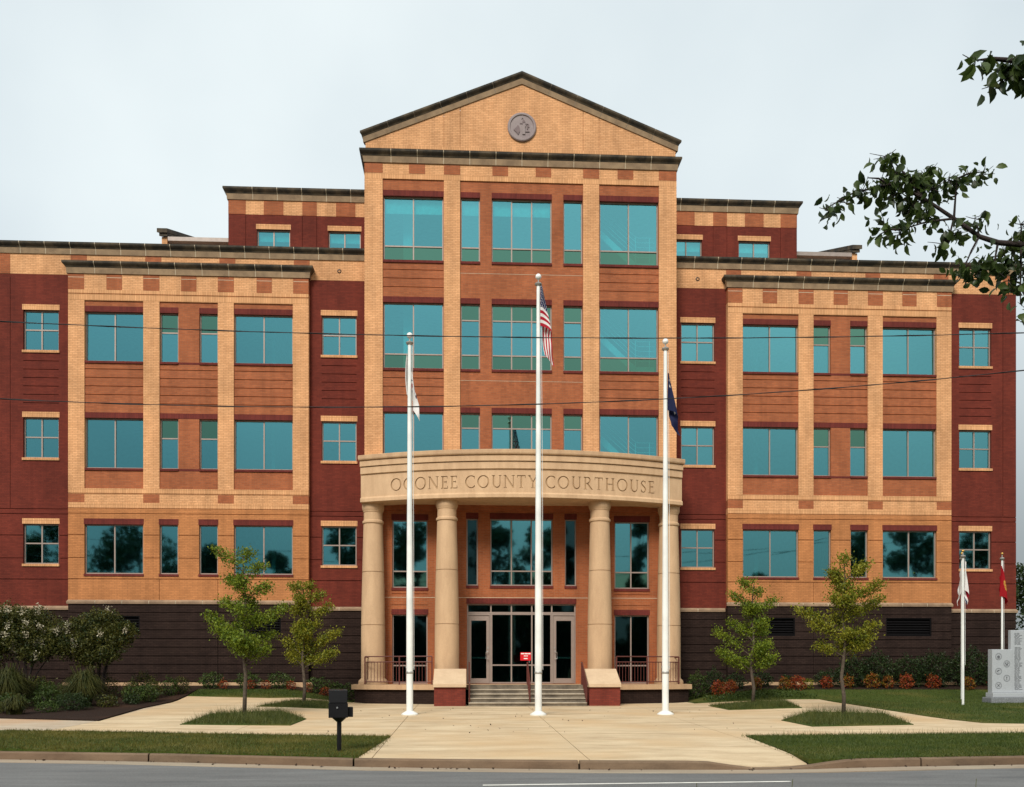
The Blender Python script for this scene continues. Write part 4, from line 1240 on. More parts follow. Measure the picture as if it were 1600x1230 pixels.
# storefront: transom row, centre lights, two doors
window(-2.18, 2.18, 3.84, 4.22, YP, [-1.22, -.40, .42, 1.22], [], (), gm='glass_dark', bar=.055, name='transom_window')
window(-1.22, 1.22, 1.035, 3.838, YP, [-.40, .42], [1.77], (), gm='glass_dark', bar=.055, name='entrance_window')
for s in (-1, 1):
    a, b = sx(s, 1.225, 2.18); yf = YP + .09
    mb = MB(); mb.box(a, a + .05, yf, yf + .1, 1.035, 3.836); mb.box(b - .05, b, yf, yf + .1, 1.035, 3.836); mb.box(a + .05, b - .05, yf, yf + .1, 3.76, 3.836)
    mb.build('door_frame', M['frame'], CH)
    a, b = a + .056, b - .056
    mb = MB(); mb.box(a, a + .12, yf + .03, yf + .08, 1.045, 3.75); mb.box(b - .12, b, yf + .03, yf + .08, 1.045, 3.75)
    mb.box(a + .12, b - .12, yf + .03, yf + .08, 3.55, 3.75); mb.box(a + .12, b - .12, yf + .03, yf + .08, 1.045, 1.24)
    d = mb.build('door', M['frame'], CH)
    MB().add([(a + .12, yf + .055, 1.24), (b - .12, yf + .055, 1.24), (b - .12, yf + .055, 3.55), (a + .12, yf + .055, 3.55)], [(0, 1, 2, 3)]).build('door_glass', M['glass_dark'], d)
    xh = (a + .06) if s > 0 else (b - .06)
    MB().tube([(xh, yf + .03, 2.0), (xh, yf - .07, 2.0), (xh + s * .09, yf - .07, 2.03), (xh + s * .09, yf - .07, 2.27), (xh, yf - .07, 2.3), (xh, yf + .03, 2.3)], .014, 6).build('handle', M['steel'], d)
    MB().box(xh - .025, xh + .025, yf + .015, yf + .03, 2.42, 2.5).build('lock', M['silver'], d)
    MB().box(a + .125, b - .125, yf + .06, yf + .1, 2.03, 2.10).build('push_bar', M['steel'], d)
bx('interior_floor', 'interior_dim', -5.59, 5.59, .56, 7.2, .9, 1.02)
bx('interior_ceiling', 'interior', -5.59, 5.59, .56, 7.2, 4.3, 4.8)

# platform, steps, pedestals
pl = [arc_pt(x, 15.55) for x in np.linspace(-6.62, 6.62, 33)] + [(6.62, .19), (-6.62, .19)]
MB().prism_z(pl, .83, 1.018).build('portico_floor', M['ledge'], CH)
pl = [arc_pt(x, 15.43) for x in np.linspace(-6.5, 6.5, 33)] + [(6.5, .19), (-6.5, .19)]
MB().prism_z(pl, 0.0, .828).build('portico_base', M['dark'], CH)
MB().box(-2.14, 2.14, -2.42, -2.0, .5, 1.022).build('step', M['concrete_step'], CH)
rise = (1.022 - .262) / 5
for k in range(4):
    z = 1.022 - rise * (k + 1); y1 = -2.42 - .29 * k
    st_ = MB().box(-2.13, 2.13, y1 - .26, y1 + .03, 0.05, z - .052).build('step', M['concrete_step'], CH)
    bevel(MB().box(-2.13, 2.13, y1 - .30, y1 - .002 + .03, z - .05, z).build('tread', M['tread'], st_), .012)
for s in (-1, 1):
    a, b = sx(s, 2.21, 3.40)
    pd = MB().box(a + .03, b - .03, -3.36, -2.0, 0.0, .95).build('pedestal', M['pedestal'], CH)
    mb = MB()
    prof = [(-3.44, .95), (-3.44, 1.08), (-3.38, 1.10), (-2.25, 1.62), (-1.9, 1.62), (-1.9, .95)]
    mb.v = [(a, y, z) for y, z in prof] + [(b, y, z) for y, z in prof]
    n = len(prof); mb.f = [tuple(range(n - 1, -1, -1)), tuple(range(n, 2 * n))] + [(i, (i + 1) % n, (i + 1) % n + n, i + n) for i in range(n)]
    mb.f = [f[::-1] for f in mb.f]
    bevel(mb.build('cap_stone', M['cap'], pd), .012)

# ------------------------------------------------------------------ railings, handrails, sign
def platform_rail(s, label):
    t = thing('platform_railing', label, 'railing', (0, 0, 0), 'railings on the portico floor')
    x_out, x_in = 6.10, 3.50
    xs = np.linspace(x_out, x_in, 14)
    path = [(s * x, arc_pt(x, 15.32)[1]) for x in xs]
    zf = 1.02
    MB().tube([(x, y, zf + 1.07) for x, y in path], .024, 6).build('top_rail', M['rail'], t)
    MB().tube([(x, y, zf + .86) for x, y in path], .022, 6).build('middle_rail', M['rail'], t)
    MB().tube([(x, y, zf + .10) for x, y in path], .022, 6).build('bottom_rail', M['rail'], t)
    bal = MB().box(-.009, .009, -.009, .009, zf + .12, zf + .845).mesh('baluster', M['rail'])
    post = MB().box(-.025, .025, -.025, .025, zf, zf + 1.06).mesh('post', M['rail'])
    n = 21
    for i in range(1, n):
        x = x_out + (x_in - x_out) * i / n
        link('baluster', bal, t, (s * x, arc_pt(x, 15.32)[1], 0))
    for x in (x_out, 4.75, x_in):
        link('post', post, t, (s * x, arc_pt(x, 15.32)[1], 0))
    # return towards the wall, seen nearly edge-on, with the curled wall rail
    y0 = arc_pt(x_out, 15.32)[1]
    pts = [(s * x_out, y0), (s * 5.86, y0 + .55)]
    for zz, nm in ((.86, 'middle_rail'), (.10, 'bottom_rail')):
        MB().tube([(x, y, zf + zz) for x, y in pts], .022, 6).build(nm, M['rail'], t)
    MB().tube([(s * x_out, y0, zf + 1.05), (s * 6.0, y0 + .2, zf + 1.04), (s * 5.88, y0 + .5, zf + .96), (s * 5.86, y0 + .55, zf + .86)], .022, 6).build('curled_rail', M['rail'], t)
    for k in range(1, 6):
        f = k / 6
        link('baluster', bal, t, (s * x_out + (s * 5.86 - s * x_out) * f, y0 + .55 * f, 0))
    link('post', post, t, (s * 5.86, y0 + .55, -.16))
platform_rail(-1, 'dark red steel railing on the portico floor left of the steps')
platform_rail(1, 'dark red steel railing on the portico floor right of the steps')

def stair_rail(x, label, zx=0):
    t = thing('stair_handrail', label, 'handrail', (0, 0, 0), 'handrails on the entrance steps')
    up = [(x, -2.15, 1.02), (x, -2.15, 1.86)]
    MB().tube([(x, -2.15, 1.02), (x, -2.15, 1.83)], .03, 6).build('post', M['rail'], t)
    MB().tube([(x, -3.50, .27), (x, -3.50, 1.10)], .03, 6).build('post', M['rail'], t)
    MB().tube([(x, -2.05, 1.86), (x, -2.25, 1.86), (x, -3.45, 1.16), (x, -3.62, 1.13), (x, -3.66, 1.05)], .027, 6).build('handrail', M['rail'], t)
    MB().tube([(x, -2.16, 1.25), (x, -3.50, .47)], .022, 6).build('lower_rail', M['rail'], t)
    b = MB()
    for k in range(1, 9):
        f = k / 9
        yy = -2.15 - 1.35 * f
        b.box(x - .009, x + .009, yy - .009, yy + .009, 1.25 - .78 * f, 1.84 - .71 * f)
    tag(b.build('infill_bars', M['rail'], t), kind='stuff')
stair_rail(-2.10, 'dark red handrail beside the left pedestal of the steps')
stair_rail(0.07, 'dark red handrail up the middle of the entrance steps')
stair_rail(2.12, 'dark red handrail beside the right pedestal of the steps')

sg = thing('notice_sign', 'small red notice with white lines above the middle handrail', 'sign', (0.02, -2.22, 0))
MB().box(-.215, .185, -.01, .01, 1.93, 2.235).build('sign_plate', M['redsign'], sg)
MB().tube([(.12, .02, 1.85), (.12, .02, 2.0)], .015, 6).build('bracket', M['silver'], sg)
mb = MB()
for xa, xb, z0, z1 in ((-.19, -.07, 2.165, 2.205), (-.055, .06, 2.165, 2.205), (.075, .165, 2.165, 2.205), (-.085, -.01, 2.085, 2.115), (.005, .065, 2.085, 2.115), (-.085, .055, 1.985, 2.02)):
    mb.box(xa, xb, -.014, -.0105, z0, z1)
mb.build('white_lines', M['white'], sg)

# ------------------------------------------------------------------ flagpoles and flags
def flagpole(x, y, H, r0, r1, label, group, ball='white', ballr=.092, name='flagpole', flare=True):
    z = float(terr(x, y))
    t = thing(name, label, 'flagpole', (x, y, z), group)
    pr = [(r0 + (r1 - r0) * (max(0, f - .25) / .75), H * f) for f in np.linspace(0, 1, 12)]
    MB().lathe(pr, 0, 0, 18).build('pole', M['polewhite'], t, True, 40)
    if flare:
        MB().lathe([(.26, -.03), (.26, .03), (.20, .07), (r0 + .03, .11), (r0 + .01, .12)], 0, 0, 24).build('flash_collar', M['polewhite'], t, True, 40)
        MB().lathe([(r0 + .006, 1.28), (r0 + .014, 1.29), (r0 + .014, 1.34), (r0 + .006, 1.35)], 0, 0, 14).build('strap', M['silver'], t, True, 40)
        c = MB(); c.box(-.12, -r0 + .01, -.02, .02, 1.45, 1.52); c.box(r0 - .01, .12, -.02, .02, 1.45, 1.52); c.build('cleat', M['silver'], t)
    MB().lathe([(r1 + .01, H), (r1 + .05, H + .03), (r1 + .06, H + .07), (r1 + .03, H + .10), (.02, H + .11), (.02, H + .22)], 0, 0, 14).build('truck', M['silver'], t, True, 50)
    b = MB().lathe([(max(.001, ballr * math.sin(a)), H + .20 + ballr - ballr * math.cos(a)) for a in np.linspace(0, math.pi, 10)], 0, 0, 16)
    b.build('ball_finial', M['gold' if ball == 'gold' else 'white'], t, True)
    MB().tube([(r0 + .03, -.01, 1.4), (r0 + .02, -.03, H * .5), (r1 + .03, -.01, H)], .006, 4).build('halyard', M['white'], t)
    return t
flagpole(-3.98, -7.82, 11.50, .104, .055, 'tall white flagpole left of the middle one, with a limp white flag', 'three white flagpoles on the plaza')
flagpole(0.01, -8.10, 13.30, .108, .055, 'tallest white flagpole, in the middle before the entrance steps', 'three white flagpoles on the plaza')
flagpole(4.01, -8.00, 11.40, .104, .055, 'tall white flagpole with a navy blue flag right of the steps', 'three white flagpoles on the plaza')
G2 = 'thin white flagpoles by the memorial'
flagpole(15.05, -5.35, 5.12, .042, .032, 'nearer of the paired thin white poles on the right lawn', G2, 'gold', .05, flare=False)
flagpole(16.27, -3.07, 5.22, .042, .032, 'farther of the paired thin white poles on the right lawn', G2, 'gold', .05, flare=False)
flagpole(18.15, -2.5, 5.22, .04, .03, 'thin white pole with the red flag behind the memorial stones', G2, 'gold', .05, flare=False)

def flag(name, label, pos, rowsfn, colourfn, mats, nu=40, nv=26):
    """a limp flag; rowsfn(u,v)->(x,y,z) relative to pos; colourfn(u,v)->material index (printed cloth panels)"""
    P = [];
    for j in range(nv + 1):
        for i in range(nu + 1):
            P.append(tuple(np.array(pos) + np.array(rowsfn(i / nu, j / nv))))
    F = []; mi = []
    for j in range(nv):
        for i in range(nu):
            k = j * (nu + 1) + i
            F.append((k, k + 1, k + nu + 2, k + nu + 1)); mi.append(colourfn((i + .5) / nu, (j + .5) / nv))
    me = bpy.data.meshes.new(name); me.from_pydata(P, [], F)
    for m in mats: me.materials.append(m)
    for p, k in zip(me.polygons, mi): p.material_index = k; p.use_smooth = True
    o = link(name, me); tag(o, label, 'flag')
    return o
def cloth(name, c):
    m, nt, b = base_mat(name); b.inputs['Base Color'].default_value = rgb(c); b.inputs['Roughness'].default_value = .75
    b.inputs['Specular IOR Level'].default_value = .2
    tr = nt.nodes.new('ShaderNodeBsdfTranslucent'); tr.inputs['Color'].default_value = rgb(c)
    mx = nt.nodes.new('ShaderNodeMixShader'); mx.inputs['Fac'].default_value = .25
    nt.links.new(b.outputs[0], mx.inputs[1]); nt.links.new(tr.outputs[0], mx.inputs[2]); nt.links.new(mx.outputs[0], nt.nodes['Material Output'].inputs['Surface'])
    return m
FW, FR, FB, FN = cloth('flag_white', (.78, .76, .74)), cloth('flag_red', (.42, .012, .03)), cloth('flag_blue', (.010, .014, .075)), cloth('flag_navy', (.012, .017, .06))
FBR, FPK = cloth('flag_bright_red', (.33, .006, .012)), cloth('flag_gold', (.55, .33, .06))

# a limp flag: the first part of the fly lies folded in front, the rest drops behind it
def drape(hoist, drop, wd, x0=.08, split=.35, ph=0.0, narrow=.35):
    def rows(u, v):
        base = wd * (narrow + (1 - narrow) * v)
        if u < split:
            f = u / split
            return (x0 + f * base, -.05 - .05 * math.sin(f * 3.1) - .04 * math.sin(f * 5 + v * 3 + ph), -v * hoist - .22 * f * f)
        t = (u - split) / (1 - split)
        k = min(1, t * 3.5); vv = max(0, (v - .42) / .58)
        x = x0 + base * (1 - k) + k * (.02 + wd * (.30 * t + .88 * vv)) + .02 * math.sin(t * 7 + ph) * t
        y = -.05 + .12 * math.sin(min(1, t * 3) * 1.57) + .08 * max(0, .42 - v) * k + .05 * math.sin(t * 6 + v * 9 + ph) * min(1, t * 3)
        z = -v * hoist * (1 - .5 * t) - .22 - drop * t
        return (x, y, z)
    return rows
us_rows = drape(1.25, 1.62, .36, .055, .35, 0.0, .30)
star = {}
def us_col(u, v):
    if u < .40 and v < 7 / 13:
        a, b = u / .40 * 11, v / (7 / 13) * 9
        ia, ib = round(a - .5), round(b - .5)
        if (ia + ib) % 2 == 0 and abs(a - .5 - ia) < .27 and abs(b - .5 - ib) < .27 and 0 <= ia < 11: return 0
        return 2
    return 1 if int(v * 13) % 2 == 0 else 0
flag('flag', 'limp red and white striped flag with a starry blue corner', (0.01, -8.10, float(terr(.01, -8.1)) + 13.30), us_rows, us_col, [FW, FR, FB], 110, 78)
# white flag, folded behind and beside its pole
def wf_rows(u, v):
    f = min(1, u / .25); t = max(0, (u - .25) / .75)
    x = -.085 - .05 * math.sin(v * 3.1) * (1 - t) + (.17 + .20 * v) * min(1, t * 2.6) + .03 * t
    y = .02 - .06 * f + .22 * math.sin(min(1, t * 3) * 3.14) - .10 * min(1, t * 2) + .06 * math.sin(t * 8 + v * 5) * t
    z = -.05 - v * 1.25 * (1 - .72 * t) - .1 * f - 1.75 * t
    return x, y, z
def wf_col(u, v):
    r = math.hypot((u - .5) * 1.5, v - .5)
    if .19 < r < .25: return 2
    if r < .10: return 1
    return 0
flag('flag', 'limp white flag with a small red and blue emblem', (-3.98, -7.82, float(terr(-3.98, -7.82)) + 11.35), wf_rows, wf_col, [FW, FR, FB], 44, 30)
# navy flag with palmetto and crescent in white
nf_rows = drape(1.15, 1.15, .34, .055, .42, 1.0, .25)
def nf_col(u, v):
    if .12 < u < .22 and .16 < v < .34 and math.hypot((u - .17) * 8, (v - .24) * 6) > .38: return 1
    if .47 < u < .53 and .45 < v < .80: return 1
    if .40 < u < .60 and .30 < v < .46 and abs(math.sin(math.atan2(v - .46, u - .5) * 4)) > .45: return 1
    return 0
flag('flag', 'limp navy blue flag with white crescent and palm emblem', (4.01, -8.00, float(terr(4, -8)) + 10.68), nf_rows, nf_col, [FN, FW], 50, 40)
# the three small flags by the memorial
zt = float(terr(15.05, -5.35)) + 5.0
sf_rows = drape(1.0, 1.0, .15, .03, .35, .5)
flag('flag', 'limp white, red and blue flag on the nearer paired pole', (15.05, -5.35, zt), sf_rows, lambda u, v: 2 if (u > .72 and v > .45) else (1 if .34 < u < .5 and v > .45 else 0), [FW, FR, FB], 30, 20)
zt = float(terr(16.27, -3.07)) + 5.12
sg0 = drape(1.0, .9, .07, .03, .35, 2.0)
def sg_rows(u, v):
    x, y, z = sg0(u, v); return -x, y, z
flag('flag', 'limp white flag with a dark blue lower hem on the farther paired pole', (16.27, -3.07, zt), sg_rows, lambda u, v: 1 if (u > .58 and u < .64) else 0, [FW, FB], 30, 18)
zt = float(terr(18.15, -2.5)) + 5.0
rf0 = drape(1.15, .75, .30, -.10, .6, 1.5, .45)
def rf_rows(u, v):
    return rf0(u, v)
def rf_col(u, v):
    r = math.hypot((u - .45) * 1.4, v - .55)
    return 1 if (r < .17 and math.sin(r * 60) > -.3) else 0
flag('flag', 'limp bright red flag with a gold emblem', (18.15, -2.5, zt), rf_rows, rf_col, [FBR, FPK], 34, 24)

# ------------------------------------------------------------------ drop box on its post by the kerb
bxz = float(terr(-4.73, -18.5))
db = thing('drop_box', 'black steel drop box with a hooded top on a single post', 'drop box', (-4.73, -18.5, bxz))
db.rotation_euler = (0, 0, R(8))
MB().lathe([(.045, -.05), (.045, .66)], 0, 0, 12).build('post', M['black'], db, True, 40)
MB().lathe([(.05, .60), (.13, .67), (.13, .69)], 0, 0, 16).build('bracket', M['black'], db, True, 40)
bevel(MB().box(-.205, .165, -.22, .17, .69, .97).build('body', M['black'], db), .008)
mb = MB()
mb.v = [(-.195, -.225, .975), (.155, -.225, .975), (.155, -.20, 1.22), (-.205, -.20, 1.22), (-.195, .16, .975), (.155, .16, .975), (.155, .12, 1.24), (-.205, .12, 1.24)]
mb.f = [(0, 1, 2, 3), (5, 4, 7, 6), (4, 0, 3, 7), (1, 5, 6, 2), (3, 2, 6, 7), (0, 4, 5, 1)]
bevel(mb.build('hood', M['black'], db), .01)
lk = MB().lathe([(.018, 0), (.018, .02), (.008, .022)], 0, 0, 12).build('lock', M['steel'], db, True, 40)
lk.location = (-.04, -.222, .885); lk.rotation_euler = (R(90), 0, 0)
bevel(MB().box(.166, .265, -.12, .16, .70, .89).build('side_tray', M['black'], db), .006)

# ------------------------------------------------------------------ granite memorial
mz = float(terr(17.2, -4.2))
mm = thing('granite_memorial', 'grey granite memorial of upright slabs with round emblems on a rough base', 'memorial', (17.25, -4.2, mz))
mm.rotation_euler = (0, 0, R(4))
bevel(MB().box(-.80, 3.6, -.40, .16, -.1, .20).build('base', M['granite_dark'], mm), .03, 2)
bevel(MB().box(-.66, 3.4, -.28, .15, .201, .36).build('plinth', M['granite'], mm), .012)
low = MB().box(-.58, .20, -.12, .14, .361, 1.92).build('low_slab', M['granite'], mm); bevel(low, .012)
tall = MB().box(.215, 2.9, -.02, .145, .361, 2.62).build('tall_slab', M['granite'], mm); bevel(tall, .012)
def ringpoly(cx, cz, r, y, wdt=.012, n=24):
    mb = MB()
    for i in range(n):
        a, b = 2 * math.pi * i / n, 2 * math.pi * (i + 1) / n
        k = len(mb.v)
        mb.v += [(cx + (r - wdt) * math.cos(a), y, cz + (r - wdt) * math.sin(a)), (cx + r * math.cos(a), y, cz + r * math.sin(a)), (cx + r * math.cos(b), y, cz + r * math.sin(b)), (cx + (r - wdt) * math.cos(b), y, cz + (r - wdt) * math.sin(b))]
        mb.f.append((k, k + 1, k + 2, k + 3))
    return mb
rr = random.Random(4)
for (ex, ez, kind) in ((-.34, 1.66, 0), (-.02, 1.40, 1), (-.34, 1.13, 2), (-.02, .88, 3), (-.34, .62, 4)):
    mb = ringpoly(ex, ez, .125, -.1235); mb2 = ringpoly(ex, ez, .098, -.1235, .006); mb.add(mb2.v, mb2.f)
    y = -.1235
    if kind == 0: shapes = [[(-.05, -.05), (.05, -.05), (.055, .02), (0, .05), (-.055, .02)], [(-.04, -.075), (.04, -.075), (.03, -.06), (-.03, -.06)]]
    elif kind == 1: shapes = [[(-.045, -.06), (.045, -.06), (.045, -.01), (-.045, -.01)], [(-.07, .0), (-.02, .0), (-.01, .05), (-.06, .045)], [(.02, .0), (.07, .0), (.06, .045), (.01, .05)]]
    elif kind == 2: shapes = [[(-.06, -.03), (.0, .0), (.06, .05), (.0, .05), (-.07, .02)], [(-.05, -.065), (.05, -.065), (.03, -.05), (-.03, -.05)]]
    elif kind == 3: shapes = [[(-.012, -.07), (.012, -.07), (.012, .06), (-.012, .06)], [(-.03, .03), (.03, .03), (.02, .055), (-.02, .055)]]
    else: shapes = [[(-.06, -.05), (-.045, -.06), (.06, .05), (.045, .06)], [(.045, -.06), (.06, -.05), (-.045, .06), (-.06, .05)], [(-.025, -.02), (.025, -.02), (.025, .025), (-.025, .025)]]
    for sh in shapes:
        mb.add([(ex + a, y, ez + b) for a, b in sh], [tuple(range(len(sh)))])
    mb.build('round_emblem', M['etch'], low)
mb = MB()
for col in range(6):
    x0 = .34 + col * .42
    for row in range(52):
        z = 2.50 - row * .040
        if 1.98 < z < 2.08: continue
        x = x0 + rr.uniform(0, .02)
        for wds in range(2):
            w = rr.uniform(.07, .15); mb.add([(x, -.0235, z), (x + w, -.0235, z), (x + w, -.0235, z + .019), (x, -.0235, z + .019)], [(0, 1, 2, 3)]); x += w + .02
tag(mb.build('engraved_lines', M['etch'], tall), kind='stuff')
sp = thing('ground_spotlight', 'small black spotlight on the memorial base', 'spotlight', (17.95, -4.62, mz + .22))
MB().lathe([(.02, -.02), (.02, .06)], 0, 0, 8).build('stem', M['black'], sp)
o = MB().lathe([(.03, -.08), (.06, -.06), (.075, .05), (.08, .07), (.07, .07), (.06, .04)], 0, 0, 14).build('lamp_head', M['black'], sp, True, 40)
o.location = (0, 0, .1); o.rotation_euler = (R(-50), 0, 0)

# ------------------------------------------------------------------ foliage helpers
def leaves(name, pts, size, m, parent=None, aspect=.5, droop=0.0, jitter=.35, updir=None, rs=None, fold=False):
    """leaf-sized rhombus faces at the given points"""
    rs = rs or rng
    pts = np.asarray(pts, float); n = len(pts)
    d = rs.normal(size=(n, 3)); d[:, 2] -= droop
    if updir is not None: d = d * .6 + updir
    d /= np.linalg.norm(d, axis=1)[:, None]
    r = rs.normal(size=(n, 3)); r[:, 2] += 0.2
    b = np.cross(d, r); b /= np.linalg.norm(b, axis=1)[:, None] + 1e-9
    s = size * (1 + jitter * rs.uniform(-1, 1, n))[:, None]
    p0 = pts - d * s * .5; p2 = pts + d * s * .5
    mid = pts + d * s * (-.08)
    nn = np.cross(d, b)
    off = nn * s * .10
    p1 = mid + b * s * aspect * .5 + off; p3 = mid - b * s * aspect * .5 + off
    if fold:
        V = np.stack([p0, p1, p2, p3], 1).reshape(-1, 3)
        k = np.arange(n) * 4
        F = np.concatenate([np.stack([k, k + 1, k + 2], 1), np.stack([k, k + 2, k + 3], 1)], 1).reshape(-1, 3)
        per = 3
    else:
        V = np.stack([p0, p1, p2, p3], 1).reshape(-1, 3); F = np.arange(n * 4).reshape(-1, 4); per = 4
    return raw(name, V, F, m, parent)
def real_leaves(name, pts, size, m, parent, rs, droop=1.6):
    """pointed oval leaves, folded along the midrib and curling at the tip: 8 faces each"""
    pts = np.asarray(pts, float); n = len(pts)
    d = rs.normal(size=(n, 3)) * .75; d[:, 2] -= droop * rs.uniform(.1, 1.1, n); d /= np.linalg.norm(d, axis=1)[:, None]
    b = np.cross(d, rs.normal(size=(n, 3))); b /= np.linalg.norm(b, axis=1)[:, None]
    nn = np.cross(d, b)
    s_ = size * rs.uniform(.6, 1.2, n)[:, None]
    prof = [(0, 0, 0), (.22, .23, .05), (.5, .29, .06), (.78, .17, .0), (1.0, 0, -.10)]
    V = []
    for t_, w_, c_ in prof:
        mid = pts + d * s_ * t_ + nn * s_ * (c_ - .05)
        V.append(mid)
        if w_ > 0:
            V.append(mid + b * s_ * w_ + nn * s_ * .09); V.append(mid - b * s_ * w_ + nn * s_ * .09)
    V = np.stack(V, 1)   # order: 0 base, 1 m1,2 l1,3 r1, 4 m2,5,6, 7 m3,8,9, 10 tip
    tri = np.array([(0, 1, 2), (0, 3, 1), (1, 4, 5), (1, 5, 2), (1, 3, 6), (1, 6, 4), (4, 7, 8), (4, 8, 5), (4, 6, 9), (4, 9, 7), (7, 10, 8), (7, 9, 10)])
    F = (np.arange(n)[:, None, None] * 11 + tri[None]).reshape(-1, 3)
    o = raw(name, V.reshape(-1, 3), F, m, parent)
    for p in o.data.polygons: p.use_smooth = True
    return o
def raw(name, V, F, m, parent=None):
    me = bpy.data.meshes.new(name)
    V = np.asarray(V, np.float32); F = np.asarray(F, np.int32); per = F.shape[1]
    me.vertices.add(len(V)); me.vertices.foreach_set('co', V.ravel())
    me.loops.add(F.size); me.loops.foreach_set('vertex_index', F.ravel())
    me.polygons.add(len(F)); me.polygons.foreach_set('loop_start', np.arange(0, F.size, per, dtype=np.int32)); me.polygons.foreach_set('loop_total', np.full(len(F), per, np.int32))
    me.update(calc_edges=True); me.validate()
    me.materials.append(m)
    return link(name, me, parent)
def blades(name, base, h, w, m, parent=None, lean=.35, kind=None, label=None, rs=None):
    """grass blades: one thin triangle each"""
    rs = rs or rng
    n = len(base); base = np.asarray(base, float)
    a = rs.uniform(0, 2 * np.pi, n); hh = h * rs.uniform(.45, 1.25, n)
    dx = np.cos(a) * w / 2; dy = np.sin(a) * w / 2
    l = rs.normal(0, lean, (n, 2)) * hh[:, None]
    V = np.empty((n, 3, 3))
    V[:, 0] = base + np.stack([dx, dy, 0 * dx], 1); V[:, 1] = base - np.stack([dx, dy, 0 * dx], 1)
    V[:, 2] = base + np.stack([l[:, 0], l[:, 1], hh], 1)
    o = raw(name, V.reshape(-1, 3), np.arange(n * 3).reshape(-1, 3), m, parent)
    tag(o, label, None, kind)
    return o
def scatter(poly, n, rs=None):
    rs = rs or rng
    xs = [p[0] for p in poly]; ys = [p[1] for p in poly]; out = []
    while len(out) < n:
        x = rs.uniform(min(xs), max(xs), 4000); y = rs.uniform(min(ys), max(ys), 4000)
        for a, b in zip(x, y):
            if in_poly(a, b, poly): out.append((a, b))
            if len(out) >= n: break
    out = np.array(out)
    return np.column_stack([out, terr(out[:, 0], out[:, 1])])
def clip_x(poly, xa, xb):
    return [(min(max(x, xa), xb), y) for x, y in poly]

# mown lawns: fine short blades
spec = [
    ([(-13.5, -13.28), (-11.1, -13.72), (-8.78, -14.32), (-5.98, -14.89), (-4.02, -15.21), (-4.27, -19.30), ky(-4.28), ky(-8), ky(-11.5), ky(-13.5)], 36000, .056),
    ([(4.32, -15.44), (4.04, -19.9), ky(3.99), ky(5.2), ky(8.3), ky(11.5), (11.5, -14.98)], 36000, .055),
    ([(8.5, -2.82), (10.9, -2.82), (11.3, -4.94), (11.7, -9.5), (12.1, -11.72), (13.1, -11.95), (15, -11.9), (24, -5), (24, -.7), (8.5, -.5)], 40000, .07),
    ([(-6.7, -.9), (-9.44, -2.3), (-12.4, -1.85), (-12.5, -.4), (-6.7, -.25)], 9000, .07)]
for pl, n, h in spec:
    p = scatter(pl, n); p[:, 2] += .015
    blades('grass', p, h, .010, M['grassyellow' if h == .056 else 'grassblade'], kind='stuff', label='short green grass growing on the mown lawn')
# ragged turf edges
for pl, n, h in spec[:2]:
    E_ = []
    for i in range(len(pl)):
        a, b = np.array(pl[i]), np.array(pl[(i + 1) % len(pl)])
        m_ = int(np.linalg.norm(b - a) * 130)
        f = rng.uniform(0, 1, m_)[:, None]
        q = a + (b - a) * f + rng.normal(0, .05, (m_, 2)) * (1 + np.sin(f * 40 + i))
        E_.append(q)
    E_ = np.concatenate(E_)
    blades('edge_grass', np.column_stack([E_, terr(E_[:, 0], E_[:, 1]) + .005]), .075, .011, M['grassyellow' if h == .056 else 'grassblade'], kind='stuff', label='ragged grass spilling over the edge of the kerbside lawn', lean=.6)
# longer unmown grass at the tree beds
for k in ISL:
    cx_ = np.mean([p[0] for p in ISL[k]]); cy_ = np.mean([p[1] for p in ISL[k]])
    inner = [(cx_ + (x - cx_) * .97, cy_ + (y - cy_) * .97) for x, y in ISL[k]]
    p = scatter(inner, 5200)
    p[:, 2] += .01
    blades('bed_grass', p, .17 if k in 'ad' else .13, .012, M['grasstall'], kind='stuff', label='unmown tufted grass filling a tree bed in the plaza', lean=.45)
    q = scatter([(cx_ + (x - cx_) * .8, cy_ + (y - cy_) * .8) for x, y in ISL[k]], 500)
    blades('bed_grass', q, .34 if k in 'ad' else .22, .012, M['grasstall'], kind='stuff', label='taller seed stalks standing in a tree bed', lean=.3)
# grass creeping over the pavement edge
pe = [(x, -14.98 + .05 * math.sin(x * 3) + (12.6 - x) * -.035 - .02) for x in np.linspace(5, 12.4, 300)]
pe = np.array([(x, y + rng.normal(0, .04), float(terr(x, y))) for x, y in pe])
blades('edge_grass', pe, .16, .010, M['grasstall'], kind='stuff', label='straggling grass along the right pavement edge', lean=.4)

lp = scatter([(-6, -14.5), (6, -14.5), (6, -4.5), (-6, -4.5)], 60); lp[:, 2] += .012
lp2 = np.array([(x, kerb_y(x) - .12 + rng.normal(0, .1), ROADZ + .02) for x in rng.uniform(-12, 9, 70)])
tag(leaves('leaf_litter', np.concatenate([lp, lp2]), .06, M['mulch'], None, .5), 'scattered dry leaves on the plaza and in the gutter', None, 'stuff')

